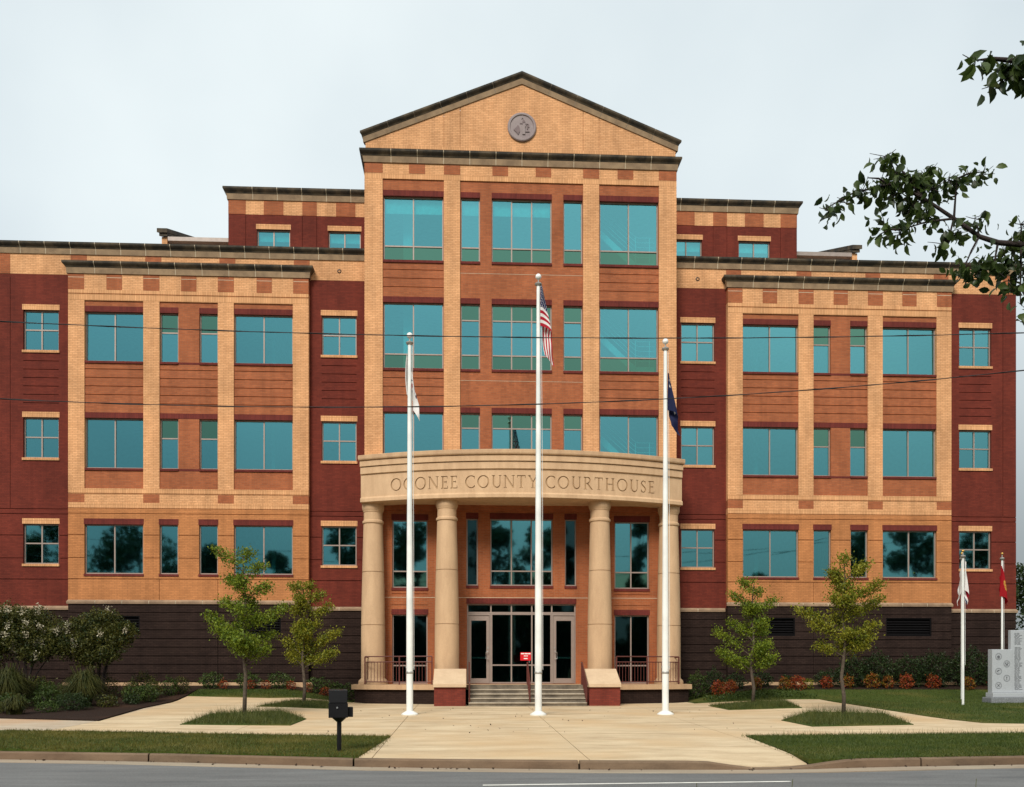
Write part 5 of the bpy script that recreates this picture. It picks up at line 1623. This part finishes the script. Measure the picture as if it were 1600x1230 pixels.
# ------------------------------------------------------------------ young trees in the plaza
def young_tree(x, y, H, tips, label, m, seed, z_crown):
    rs = np.random.default_rng(seed)
    z0 = float(terr(x, y))
    t = thing('young_tree', label, 'tree', (x, y, z0), 'young shade trees planted in the plaza beds')
    mb = MB()
    tr = [(0, 0, -.05)]
    for i in range(1, 9):
        f = i / 8
        tr.append((.05 * math.sin(i * 1.7 + seed), .04 * math.cos(i * 2.1 + seed), H * .97 * f))
    mb.tube(tr, [.062 * (1 - .86 * i / 8) + .006 for i in range(9)], 8)
    pts = []
    tips = list(tips)
    for k in range(9):  # limbs that reach towards and away from the camera
        zz = z_crown + (H - z_crown) * rs.uniform(.05, .85); reach = rs.uniform(.5, 1.0) * (1.15 - .75 * (zz - z_crown) / (H - z_crown))
        an = rs.choice([1, -1]) * math.pi / 2 + rs.normal(0, .32)
        tips.append((reach * math.cos(an), zz, reach * math.sin(an)))
    for tp in tips:
        dx, zt = tp[0], tp[1]
        dy = tp[2] if len(tp) > 2 else rs.normal(0, .35) * abs(dx)
        L0 = math.hypot(dx, dy)
        zb = max(z_crown * .85, zt - .25 - .55 * L0 * rs.uniform(.5, 1))
        dx *= .90; a = np.array([.03, 0, zb]); b = np.array([dx, dy, zt])
        mid = (a + b) / 2 + np.array([rs.normal(0, .05), rs.normal(0, .05), .06])
        q = [a, mid, b]
        mb.tube([tuple(v) for v in q], [.018, .012, .004], 5, False)
        n = int(185 + 360 * L0)
        for _ in range(n):
            f = rs.uniform(.25, 1.03) ** .8
            c = a + (mid - a) * f * 2 if f < .5 else mid + (b - mid) * (f - .5) * 2
            side = rs.normal(0, 1, 3) * np.array([.12, .14, .10]) * (1.2 - .35 * f)
            pts.append(c + side)
    for k in range(13):   # tufts close to the stem
        zz = z_crown + (H - z_crown) * rs.uniform(.0, 1.0)
        c = np.array([rs.normal(0, .12), rs.normal(0, .16), zz]) * np.array([1, 1, 1])
        pts.extend(c + rs.normal(0, 1, (70, 3)) * np.array([.12, .14, .08]))
    mb.build('trunk', M['trunk'], t, True)
    leaves('crown', pts, .080, m, t, .52, droop=.35, rs=rs)
    return t
young_tree(-8.94, -8.30, 4.95, [(-.89, 4.98), (.62, 4.55), (.1, 4.95), (-.6, 4.2), (.8, 3.95), (-.65, 3.45), (1.3, 3.3), (-1.38, 3.08), (-.9, 2.6), (.88, 2.5), (.84, 2.05), (-.42, 2.15), (.45, 3.0), (-.3, 2.75)],
           'young green tree on a straight stem in the front left bed', M['leaf1'], 11, 1.8)
young_tree(-8.02, -3.30, 4.3, [(-.45, 4.2), (.25, 4.28), (1.1, 3.5), (1.38, 2.57), (1.28, 1.85), (-.8, 2.3), (-.6, 1.8), (.75, 3.95), (.55, 1.65), (-.35, 3.4), (.6, 2.9), (-.3, 2.7), (.9, 2.3)],
           'young yellow-green tree in the back left bed beside the portico', M['leaf2'], 12, 1.5)
young_tree(8.12, -3.75, 4.45, [(-.43, 4.42), (-.68, 4.0), (.86, 3.75), (.3, 4.1), (-.75, 2.95), (.77, 2.8), (-1.3, 2.65), (-1.4, 1.9), (.77, 1.5), (-.9, 1.6), (.6, 2.2), (-.2, 3.4), (.4, 1.9)],
           'young green tree in the back right bed beside the portico', M['leaf1'], 13, 1.35)
young_tree(9.27, -9.04, 4.85, [(.08, 4.85), (.74, 4.6), (-.4, 4.4), (1.0, 4.0), (1.5, 3.6), (-1.3, 3.25), (-1.0, 2.8), (-.73, 2.15), (.9, 2.8), (.8, 2.15), (.45, 3.3), (-.5, 3.6), (.3, 2.4)],
           'young yellowish green tree in the front right bed', M['leaf2'], 14, 2.1)

# ------------------------------------------------------------------ shrubs along the walls and in the bed
def shrub(name, label, x, y, rx, h, m, group=None, size=.07, n=None, stems=False, ry=None, seed=None, cat='shrub', lift=0.0):
    rs = np.random.default_rng(seed if seed is not None else int(abs(x * 131 + y * 17)) + 3)
    z0 = float(terr(x, y))
    t = thing(name, label, cat, (x, y, z0), group)
    ry = ry or rx
    n = n or int(900 * (rx * 2) * h * 1.6 + 200)
    u = rs.normal(size=(n, 3)); u /= np.linalg.norm(u, axis=1)[:, None]
    r = rs.uniform(.45, 1.0, n) ** .5
    lump = 1 + .30 * np.sin(u[:, 0] * 7 + x) * np.cos(u[:, 2] * 6 + y) + .12 * np.sin(u[:, 1] * 11)
    p = u * (r * lump)[:, None] * np.array([rx, ry, h * .55])
    p[:, 2] += h * .52 + lift
    p = p[p[:, 2] > .02]
    mb = MB()
    for k in range(5):
        a = rs.uniform(0, 6.28)
        mb.tube([(.03 * math.cos(a), .03 * math.sin(a), -.02), (.4 * rx * math.cos(a), .4 * ry * math.sin(a), h * .45 + lift * .8), (.6 * rx * math.cos(a), .6 * ry * math.sin(a), h * .75 + lift)], [.014, .010, .004], 5, False)
    mb.build('stem', M['branch'], t)
    leaves('foliage', p, size, m, t, .5, rs=rs)
    return t
GN = 'low nandinas along the wall'; GG = 'green shrubs along the wall'
# left wall, from the bed to the portico
for x, label in ((-12.15, 'green shrub at the wall beside the mulch bed corner'), (-10.72, 'round green shrub at the wall left of the front left tree stem'), (-9.45, 'round green shrub at the wall just right of the front left tree stem'),
                 (-8.05, 'round green shrub at the wall left of the back left tree'), (-7.35, 'narrow green shrub between the back left tree and the drop box')):
    shrub('shrub', label, x, -.02, .50 if x != -7.35 else .28, .60, M['leaf5'], GG)
shrub('shrub', 'tall green shrub at the left end of the portico, above the drop box', -6.95, -.1, .42, .62, M['leaf5'], GG)
for x, label in ((-11.6, 'small red nandina at the wall nearest the mulch bed'), (-10.55, 'small red nandina half hidden in the second round shrub'), (-9.95, 'small red nandina behind the front left tree stem'), (-8.98, 'small red nandina between two round shrubs left of the back left tree'),
                 (-8.32, 'small red nandina just left of the back left tree'), (-7.72, 'small red nandina just right of the back left tree'), (-7.2, 'small red nandina left of the portico end')):
    shrub('nandina', label, x, -.38, .19, .38, M['nandina_red'], GN, .05, 260)
# right wall
for x, h, r, m, label in ((7.05, 1.0, .42, 'leaf5', 'tall bright green shrub against the right end of the portico'), (7.75, .95, .42, 'leaf3', 'dark green shrub next to the tall portico shrub'),
                       (8.65, .62, .45, 'leaf3', 'dark green shrub behind the back right tree stem'), (9.75, .6, .42, 'leaf3', 'dark green shrub below the right louver vent'), (10.75, .5, .3, 'leaf3', 'small dark shrub right of the right louver vent'),
                       (12.4, .68, .5, 'leaf3', 'dark shrub behind the front right tree stem')):
    shrub('shrub', label, x, .1, r, h, M[m], GG)
for x, m, label in ((7.6, 'nandina_red', 'rusty red nandina nearest the right end of the portico'), (8.35, 'nandina_red', 'orange red nandina left of the back right tree stem'), (9.25, 'nandina', 'dull orange nandina just right of the back right tree stem'),
                 (10.2, 'nandina', 'orange and green nandina below the right louver vent'), (10.95, 'nandina_red', 'bright red nandina beside a lime green bush'), (12.25, 'nandina_red', 'red nandina behind the front right tree stem'),
                 (13.2, 'nandina', 'wide orange nandina right of the front right tree stem'), (13.95, 'nandina', 'yellowish nandina before the dark hedge, second from the tree'), (14.75, 'nandina', 'orange nandina before the dark hedge, left of the red pair'),
                 (15.55, 'nandina_red', 'red nandina before the dark hedge, halfway to the thin poles'), (16.55, 'nandina_red', 'red nandina before the dark hedge, left of the thin poles'), (17.75, 'nandina', 'orange nandina just right of the thin poles'), (18.7, 'nandina', 'orange nandina half behind the memorial')):
    f_ = .8 + .45 * (math.sin(x * 12.7) * .5 + .5)
    shrub('nandina', label, x + .15 * math.sin(x * 5.1), -.55 + .25 * math.sin(x * 7.3), .27 * f_, .50 * (.75 + .35 * f_), M[m], GN, .075, int(480 * f_), ry=.25)
shrub('shrub', 'lime green bush beside the bright red nandina', 11.4, -.45, .24, .44, M['leaf2'], GG, .055, 420)
for i, (x, h, r, label) in enumerate(((13.4, 1.15, .62, 'first dark evergreen of the hedge, nearest the front right tree'), (14.5, 1.3, .7, 'second dark evergreen of the hedge under the long louver vent'), (15.8, 1.2, .7, 'third dark evergreen of the hedge under the long louver vent'),
                                (16.9, 1.35, .68, 'dark evergreen of the hedge behind the thin poles'), (18.2, 1.5, .75, 'tallest dark evergreen of the hedge beside the memorial'), (19.5, 1.3, .7, 'dark evergreen of the hedge behind the memorial'))):
    shrub('evergreen', label, x, .05, r, h, M['leaf3'], 'dark evergreen hedge shrubs', .08, None, ry=.5)
# creeping green along the lawn edge on the right
cr = scatter([(7.0, -2.2), (8.5, -2.8), (10.9, -2.8), (10.6, -1.2), (7.0, -.9)], 2600); cr[:, 2] += np.abs(rng.normal(.08, .06, len(cr)))
tag(leaves('ground_cover', cr, .07, M['leaf5'], None, .5), 'low weedy ground cover right of the portico', None, 'stuff')
# shrubs and grasses in the mulch bed
GB = 'planting in the mulch bed'
shrub('shrub', 'dark round clipped shrub at the front of the mulch bed', -14.6, -6.9, .52, .55, M['leaf3'], GB, .05, 2600)
shrub('shrub', 'low dark shrub at the left edge of the mulch bed', -17.0, -7.4, .6, .5, M['leaf3'], GB, .06)
shrub('shrub', 'middling green shrub between the two fountain grasses', -16.4, -4.6, .55, .75, M['leaf5'], GB, .06)
shrub('shrub', 'dull green shrub behind the fountain grasses', -15.3, -2.6, .55, .85, M['leaf4'], GB, .06)
shrub('shrub', 'dark shrub under the flowering myrtle', -17.6, -3.4, .7, .8, M['leaf3'], GB, .07)
for i, (x, y, h, m, label) in enumerate(((-14.05, -3.3, .72, 'leaf4', 'first nandina-like upright bush right of the fountain grass'), (-13.55, -2.6, .70, 'leaf4', 'second upright bush with reddish tips in the bed corner'), (-13.15, -1.9, .68, 'leaf5', 'third upright green bush near the bed corner'), (-12.85, -1.5, .62, 'leaf4', 'last upright bush at the very corner of the bed'))):
    shrub('shrub', label, x, y, .32, h, M[m], GB, .06, 900)
for (x, y, rx, h, m, label) in ((-15.1, -7.6, .35, .35, 'leaf5', 'low green bush just left of the dark round clipped shrub'), (-16.2, -7.9, .4, .38, 'leaf4', 'low olive bush between the two small grass clumps'), (-15.9, -5.6, .5, .62, 'leaf5', 'fresh green bush left of the middle fountain grass'),
                                (-18.1, -7.2, .5, .6, 'leaf5', 'green bush cut by the left picture edge'), (-14.0, -5.7, .36, .42, 'leaf4', 'small olive bush right of the dark round clipped shrub'), (-16.9, -4.2, .6, .9, 'leaf4', 'olive bush below the blossom of the myrtle'), (-13.7, -4.0, .4, .6, 'leaf5', 'green bush right behind the middle fountain grass')):
    shrub('shrub', label, x, y, rx, h, M[m], GB, .065)
for (x, y, rx, h, m, label) in ((-13.35, -3.6, .38, .6, 'leaf5', 'loose green bush at the bed edge in front of the upright bushes'), (-15.6, -3.9, .5, .8, 'leaf3', 'dark bush between the fountain grass and the dark myrtle'), (-14.2, -1.6, .5, .8, 'leaf4', 'olive bush under the right side of the dark myrtle'),
                                (-16.6, -6.6, .45, .5, 'leaf5', 'low mid-green bush left of the dark round shrub'), (-18.4, -6.0, .6, .8, 'leaf4', 'olive bush at the very left edge of the bed'), (-13.6, -4.6, .3, .38, 'leaf3', 'small dark bush on the mulch right of the fountain grass')):
    shrub('shrub', label, x, y, rx, h, M[m], GB, .065)
def fountain(x, y, h, label, n=1100):
    z0 = float(terr(x, y)); rs = np.random.default_rng(int(abs(x * 77)))
    t = thing('fountain_grass', label, 'ornamental grass', (x, y, z0), 'fountain grasses in the mulch bed')
    V = []; F = []
    for i in range(n):
        a = rs.uniform(0, 2 * np.pi); out = rs.uniform(.25, 1.0) * h * .95; hh = h * rs.uniform(.55, 1.1) * (1.1 - .35 * out / h)
        c, s_ = math.cos(a), math.sin(a); w = .008
        b0 = np.array([rs.normal(0, .07), rs.normal(0, .07), 0])
        m_ = b0 + np.array([c * out * .45, s_ * out * .45, hh]); e = b0 + np.array([c * out, s_ * out, hh * rs.uniform(.35, .8)])
        k = len(V); px, py = -s_ * w, c * w
        V += [b0 + (px, py, 0), b0 - (px, py, 0), m_ - (px, py, 0), m_ + (px, py, 0), e, e + (.002, .002, 0)]
        F += [(k, k + 1, k + 2, k + 3), (k + 3, k + 2, k + 5, k + 4)]
    raw('blades', V, F, M['fountain'], t)
    mb = MB()
    for i in range(14):
        a = rs.uniform(0, 6.28); o_ = rs.uniform(.1, .5) * h
        mb.tube([(0, 0, 0), (o_ * .5 * math.cos(a), o_ * .5 * math.sin(a), h * .8), (o_ * math.cos(a), o_ * math.sin(a), h * 1.18)], [.004, .004, .010], 4, False)
    mb.build('seed_heads', M['fountain'], t)
fountain(-14.9, -5.3, 1.15, 'fountain grass behind the dark round shrub', 1500)
fountain(-17.2, -5.6, 1.25, 'tall fountain grass at the left edge of the bed', 1500)
fountain(-15.7, -8.3, .55, 'small bright grass clump at the front edge of the bed', 500)
fountain(-16.9, -8.6, .5, 'small grass clump at the front left of the bed', 450)

# crape myrtles
def myrtle(x, y, blobs, label, flowers, m, seed):
    rs = np.random.default_rng(seed); z0 = float(terr(x, y))
    t = thing('crape_myrtle', label, 'tree', (x, y, z0), 'crape myrtles in the mulch bed')
    mb = MB(); P = []; B = []
    for (bx_, by_, bz_, r) in blobs:
        a = rs.uniform(0, 6.28)
        mb.tube([(.08 * math.cos(a), .08 * math.sin(a), -.03), (bx_ * .35, by_ * .35, bz_ * .5), (bx_, by_, bz_)], [.035, .025, .006], 6, False)
        n = int(3600 * r * r * 2)
        u = rs.normal(size=(n, 3)); u /= np.linalg.norm(u, axis=1)[:, None]
        rad = r * rs.uniform(.10, 1.25, n) ** .6 * (1 + .25 * np.sin(u[:, 0] * 6 + bx_ * 5) * np.sin(u[:, 2] * 5))
        P.append(u * rad[:, None] * np.array([1.15, 1.1, .75]) + (bx_, by_, bz_))
        for k in range(int(flowers * r)):
            uu = rs.normal(size=3); uu[1] = -abs(uu[1]); uu[2] = abs(uu[2]) * .9 - .25; uu /= np.linalg.norm(uu)
            c = np.array((bx_, by_, bz_)) + uu * r * np.array([1.15, 1.1, .8]) * rs.uniform(.9, 1.35)
            B.append(c + rs.normal(0, 1, (34, 3)) * np.array([.055, .055, .07]))
            q = np.array((bx_, by_, bz_)) + uu * r * .6
            mb.tube([tuple(q), tuple(c)], [.006, .003], 4, False)
    mb.build('trunk', M['branch'], t, True)
    leaves('crown', np.concatenate(P), .085, m, t, .5, rs=rs)
    if B: leaves('blossom', np.concatenate(B), .055, M['blossom'], t, .8, rs=rs)
myrtle(-15.25, -3.2, [(0, 0, 2.35, .72), (-.6, -.2, 2.05, .6), (.65, .1, 2.3, .55), (.15, .2, 2.95, .5), (.5, -.3, 1.75, .45), (-.2, -.3, 1.6, .5), (.95, 0, 2.65, .32), (-.55, 0, 2.75, .42)],
       'dark green crape myrtle without many flowers at the louver vent', 2.2, M['leaf4'], 5)
myrtle(-17.6, -3.6, [(0, 0, 2.3, .85), (.7, .1, 2.5, .7), (-.8, 0, 2.4, .8), (1.2, -.2, 2.0, .55), (.2, -.1, 2.95, .55), (-.6, -.2, 3.0, .6), (.5, -.3, 1.75, .5), (-1.2, .1, 1.9, .7)],
       'sprawling crape myrtle with cream white blossom at the left edge', 6.5, M['leaf4'], 6)

# ------------------------------------------------------------------ trees beyond and around
def big_tree(x, y, H, r, label, m, seed, n=2600, size=.42, z0=None, lowfrac=.3, group=None, name='tree', parent=None):
    rs = np.random.default_rng(seed); z0 = float(terr(x, y)) if z0 is None else z0
    t = thing(name, label, 'tree', (x, y, z0), group)
    mb = MB(); mb.tube([(0, 0, -.1), (.15, 0, H * .35), (-.1, .1, H * .85)], [.035 * H * .7, .02 * H * .8, .03], 8, False)
    P = []
    for k in range(16):
        a = rs.uniform(0, 6.28); f = rs.uniform(lowfrac, .97); q = r * (1 - .75 * abs(f - .52) / .5) * rs.uniform(.25, .95)
        c = np.array([q * math.cos(a), q * math.sin(a), H * f])
        mb.tube([(0, 0, H * f * .7), tuple(c)], [.05, .015], 5, False)
        br = r * rs.uniform(.28, .5)
        u = rs.normal(size=(n // 16, 3)); u /= np.linalg.norm(u, axis=1)[:, None]
        P.append(u * (br * rs.uniform(.1, 1, n // 16) ** .5)[:, None] * np.array([1, 1, .75]) + c)
    mb.build('trunk', M['branch'], t, True)
    leaves('crown', np.concatenate(P), size, m, t, .6, rs=rs)
    return t
big_tree(42.3, 34, 8.6, 3.4, 'dark tree beyond the right corner of the courthouse', M['leaf3'], 31, 5200, .30)
big_tree(46.8, 38, 7.4, 3.2, 'second dark tree beyond the right corner, lower and farther', M['leaf3'], 32, 4200, .30)
big_tree(38.5, 30, 2.6, 2.2, 'low dark bush beyond the right corner of the courthouse', M['leaf3'], 33, 3000, .22, lowfrac=.2)
GR = 'trees across the road mirrored in the glass'
for i, (x, H, r, y, label) in enumerate(((-46.5, 20.5, 6, -62, 'broad tree across the road mirrored in the far left windows'), (-36, 19, 5, -60, 'tall tree across the road mirrored in the left bay windows'), (-29.5, 15, 4, -61, 'tree across the road mirrored low in the left bay windows'),
                         (-22.3, 14.2, 3, -60, 'slim tree across the road mirrored in a narrow left window'), (-15.5, 20, 4.2, -61, 'tall tree across the road mirrored in the small window left of the portico'), (-8, 17, 4, -62, 'tree across the road mirrored in the left portico window'),
                         (0.5, 18.5, 4.2, -60, 'tree across the road mirrored in the middle window'), (6.2, 17.5, 3.6, -61, 'tree across the road mirrored right of the middle window'), (16.4, 18.0, 2.6, -60, 'tree across the road mirrored in the right portico window'),
                         (23, 12.8, 2.8, -61, 'low tree across the road mirrored in the small window right of the portico'), (29.5, 12.6, 2.5, -62, 'low tree across the road mirrored in the right bay'), (40.5, 18.5, 3.6, -60, 'tall tree across the road mirrored in a narrow right window'),
                         (47.5, 18.5, 4.4, -61, 'broad tree across the road mirrored in the right bay windows'), (55, 20, 5, -62, 'broad tree across the road mirrored in the far right window'))):
    big_tree(x, y, H, r, label, M['leaf3'], 50 + i, 3400, .55, z0=-.3, group=GR)
hp = np.column_stack([rng.uniform(-75, 85, 34000), rng.uniform(-74, -58, 34000), np.abs(rng.uniform(0, 1, 34000)) ** .9 * 9.8])
hp[:, 2] *= .8 + .25 * np.sin(hp[:, 0] * .35) + .1 * np.sin(hp[:, 0] * 1.1)
tag(leaves('woods', hp, 1.1, M['leaf3'], None, .7), 'dense belt of woods across the road mirrored in the lower glass', None, 'stuff')

# the near tree whose branches hang into the picture at the upper right
nt_ = thing('overhanging_tree', 'near tree whose drooping leafy branches hang in from the upper right', 'tree', (5.6, -28.6, -.2))
OX, OY, OZ = 5.6, -28.6, -.2
def rel(p): return (p[0] - OX, p[1] - OY, p[2] - OZ)
mb = MB()
mb.tube([(0, 0, 0), (.08, .05, 2.0), (-.05, 0, 4.0), (.1, .1, 6.2), (.0, .1, 8.2)], [.17, .14, .11, .08, .03], 10, False)
ov_pts = []
rs = np.random.default_rng(21)
ovT = []
def bough(pts, r0, r1):
    q = [rel(p) for p in pts]
    mb.tube(q, [r0 + (r1 - r0) * i / (len(q) - 1) for i in range(len(q))], 6, False)
def spray(c, n, rad):
    c = np.array(rel(c))
    n = int(n * 1.25)
    P = c + rs.normal(0, 1, (n, 3)) * np.array([rad, rad, rad * .75])
    ov_pts.append(P)
    for p in P[::3]:
        mb.tube([tuple(c + rs.normal(0, .01, 3)), tuple((c + p) / 2 + np.array([0, 0, .015])), tuple(p + np.array([0, 0, .03]))], [.0035, .003, .002], 4, False)
main = [(5.55, -28.7, 3.9), (3.6, -29.2, 4.75), (2.6, -29.45, 4.98), (2.2, -29.53, 5.03), (2.02, -29.51, 5.05), (1.87, -29.5, 5.10), (1.66, -29.5, 5.24), (1.4, -29.48, 5.42), (1.14, -29.47, 5.52), (.85, -29.45, 5.45), (.62, -29.44, 5.32)]
bough(main, .032, .004)
tw = [((1.4, -29.48, 5.42), (1.12, -29.47, 5.76), 1), ((1.4, -29.48, 5.42), (1.42, -29.40, 5.66), 1), ((1.66, -29.5, 5.24), (1.66, -29.55, 5.55), 1), ((1.66, -29.5, 5.55), (1.90, -29.51, 5.62), 1), ((1.66, -29.5, 5.24), (1.22, -29.5, 5.14), 1),
      ((1.22, -29.5, 5.14), (1.05, -29.5, 5.10), 1), ((1.66, -29.5, 5.24), (1.62, -29.49, 5.04), 1), ((1.87, -29.5, 5.10), (1.74, -29.5, 4.83), 1), ((2.02, -29.51, 5.05), (1.98, -29.51, 4.80), 1), ((1.87, -29.5, 5.10), (1.87, -29.45, 5.24), 1), ((2.2, -29.53, 5.03), (2.2, -29.52, 4.55), 1),
      ((2.2, -29.53, 5.03), (2.22, -29.5, 5.2), 1), ((2.2, -29.52, 4.7), (2.27, -29.6, 4.38), 1), ((1.14, -29.47, 5.52), (.95, -29.5, 5.55), 1)]
for a, b, _ in tw: bough([a, tuple((np.array(a) + np.array(b)) / 2 + np.array([0, 0, .02])), b], .010, .004)
for c, n, rad in (((.66, -29.44, 5.31), 15, .055), ((.80, -29.45, 5.38), 14, .06), ((.93, -29.46, 5.46), 20, .065), ((1.06, -29.46, 5.50), 26, .075), ((1.12, -29.47, 5.74), 17, .05), ((1.2, -29.47, 5.6), 18, .06), ((1.22, -29.47, 5.45), 40, .09), ((1.32, -29.47, 5.34), 40, .09), ((1.30, -29.47, 5.56), 22, .06),
                  ((1.46, -29.45, 5.60), 22, .055), ((1.50, -29.48, 5.48), 30, .075), ((1.43, -29.47, 5.24), 26, .08), ((1.1, -29.5, 5.16), 26, .075), ((1.24, -29.5, 5.12), 20, .06), ((1.62, -29.5, 5.52), 22, .06), ((1.78, -29.5, 5.60), 10, .05), ((1.90, -29.51, 5.60), 13, .045),
                  ((1.64, -29.49, 5.12), 24, .065), ((1.58, -29.49, 5.04), 14, .05), ((1.88, -29.45, 5.26), 16, .05), ((1.74, -29.5, 4.86), 26, .07), ((1.86, -29.5, 4.82), 20, .06), ((1.99, -29.51, 4.84), 22, .06), ((2.08, -29.5, 4.98), 16, .06), ((2.22, -29.52, 5.18), 32, .09), ((2.25, -29.52, 5.02), 30, .08), ((2.14, -29.52, 4.9), 18, .06), ((2.22, -29.5, 4.78), 26, .08), ((2.12, -29.52, 4.66), 9, .05), ((2.26, -29.55, 4.48), 20, .06)):
    spray(c, n, rad)
# a second, nearer bough at the top right corner
up_main = [(5.6, -28.5, 4.9), (3.4, -30.4, 4.95), (1.6, -31.6, 4.92), (.95, -31.9, 4.90), (.72, -31.94, 4.88), (.56, -31.94, 4.89), (.47, -31.94, 4.88)]
bough(up_main, .04, .004)
for c, n, rad in (((.46, -31.94, 4.87), 7, .03), ((.55, -31.94, 4.88), 7, .03), ((.64, -31.94, 4.84), 15, .045), ((.60, -31.94, 4.76), 9, .04), ((.73, -31.95, 4.87), 22, .05), ((.72, -31.95, 4.78), 16, .045), ((.82, -31.95, 4.86), 24, .06)):
    spray(c, n, rad)
# the rest of the crown, above and to the right of the frame
for k in range(16):
    a = rs.uniform(0, 6.28); q = rs.uniform(.6, 2.3); zz = rs.uniform(4.6, 8.6)
    c = (OX + q * math.cos(a) * .9 + .6, OY + q * math.sin(a) * .9, zz)
    bough([(OX, OY, zz - .8), c], .025, .006)
    for _ in range(5):
        spray(tuple(np.array(c) + rs.normal(0, .28, 3)), 26, .12)
mb.build("trunk", M["branch"], nt_, True)
P = np.concatenate(ov_pts)
real_leaves('crown', P, .092, M['overhead'], nt_, rs)

# ------------------------------------------------------------------ overhead lines
def power_line(pts, label, r=.009):
    xs = [p[0] for p in pts]; zs = [p[1] for p in pts]
    c = np.polyfit(xs, zs, 2)
    X = np.linspace(-45, 45, 400)
    P1 = [(x, -18.0 + .008 * math.sin(x * 3.1), float(np.polyval(c, x)) + .006 * math.sin(x * 3.1 + 1)) for x in X]
    P2 = [(x, -18.0 - .014 * math.sin(x * 3.1), float(np.polyval(c, x)) - .006 * math.sin(x * 3.1 + 1) + .004) for x in X]
    o = MB().tube(P1, r, 5).tube(P2, r * .8, 5).build('power_line', M['wire'], None, True)
    tag(o, label, 'cable', group='overhead cables crossing in front')
power_line([(-11.43, 8.46), (-7.71, 8.37), (-4.41, 8.33), (-.8, 8.34), (1.83, 8.38), (5.84, 8.47), (9.39, 8.63)], 'upper black cable across the facade, nearly level')
power_line([(-11.43, 6.93), (-7.71, 6.86), (-4.41, 6.87), (-1.32, 6.96), (1.83, 7.14), (5.84, 7.44), (9.39, 7.85)], 'lower black cable across the facade, rising to the right')

# ------------------------------------------------------------------ weeds on the near verge
def weed(x, y, h, label):
    t = thing('verge_weed', label, 'weed', (x, y, 0), 'grass stems on the near verge')
    mb = MB()
    for k in range(3):
        a = random.uniform(-.5, .5); hh = h * random.uniform(.8, 1)
        mb.tube([(k * .02, 0, 0), (k * .02 + a * .05, .01, hh * .6), (k * .02 + a * .16, .02, hh)], [.004, .003, .0015], 4, False)
    mb.build('stem', M['grasstall'], t)
weed(-.78, -32.3, 1.07, 'thin dark grass stem at the bottom edge, nearest the road line end')
weed(.20, -32.3, 1.06, 'thin grass stem at the bottom edge further right')
weed(-1.10, -32.3, 1.05, 'short leaning grass stem at the bottom edge under the road line')
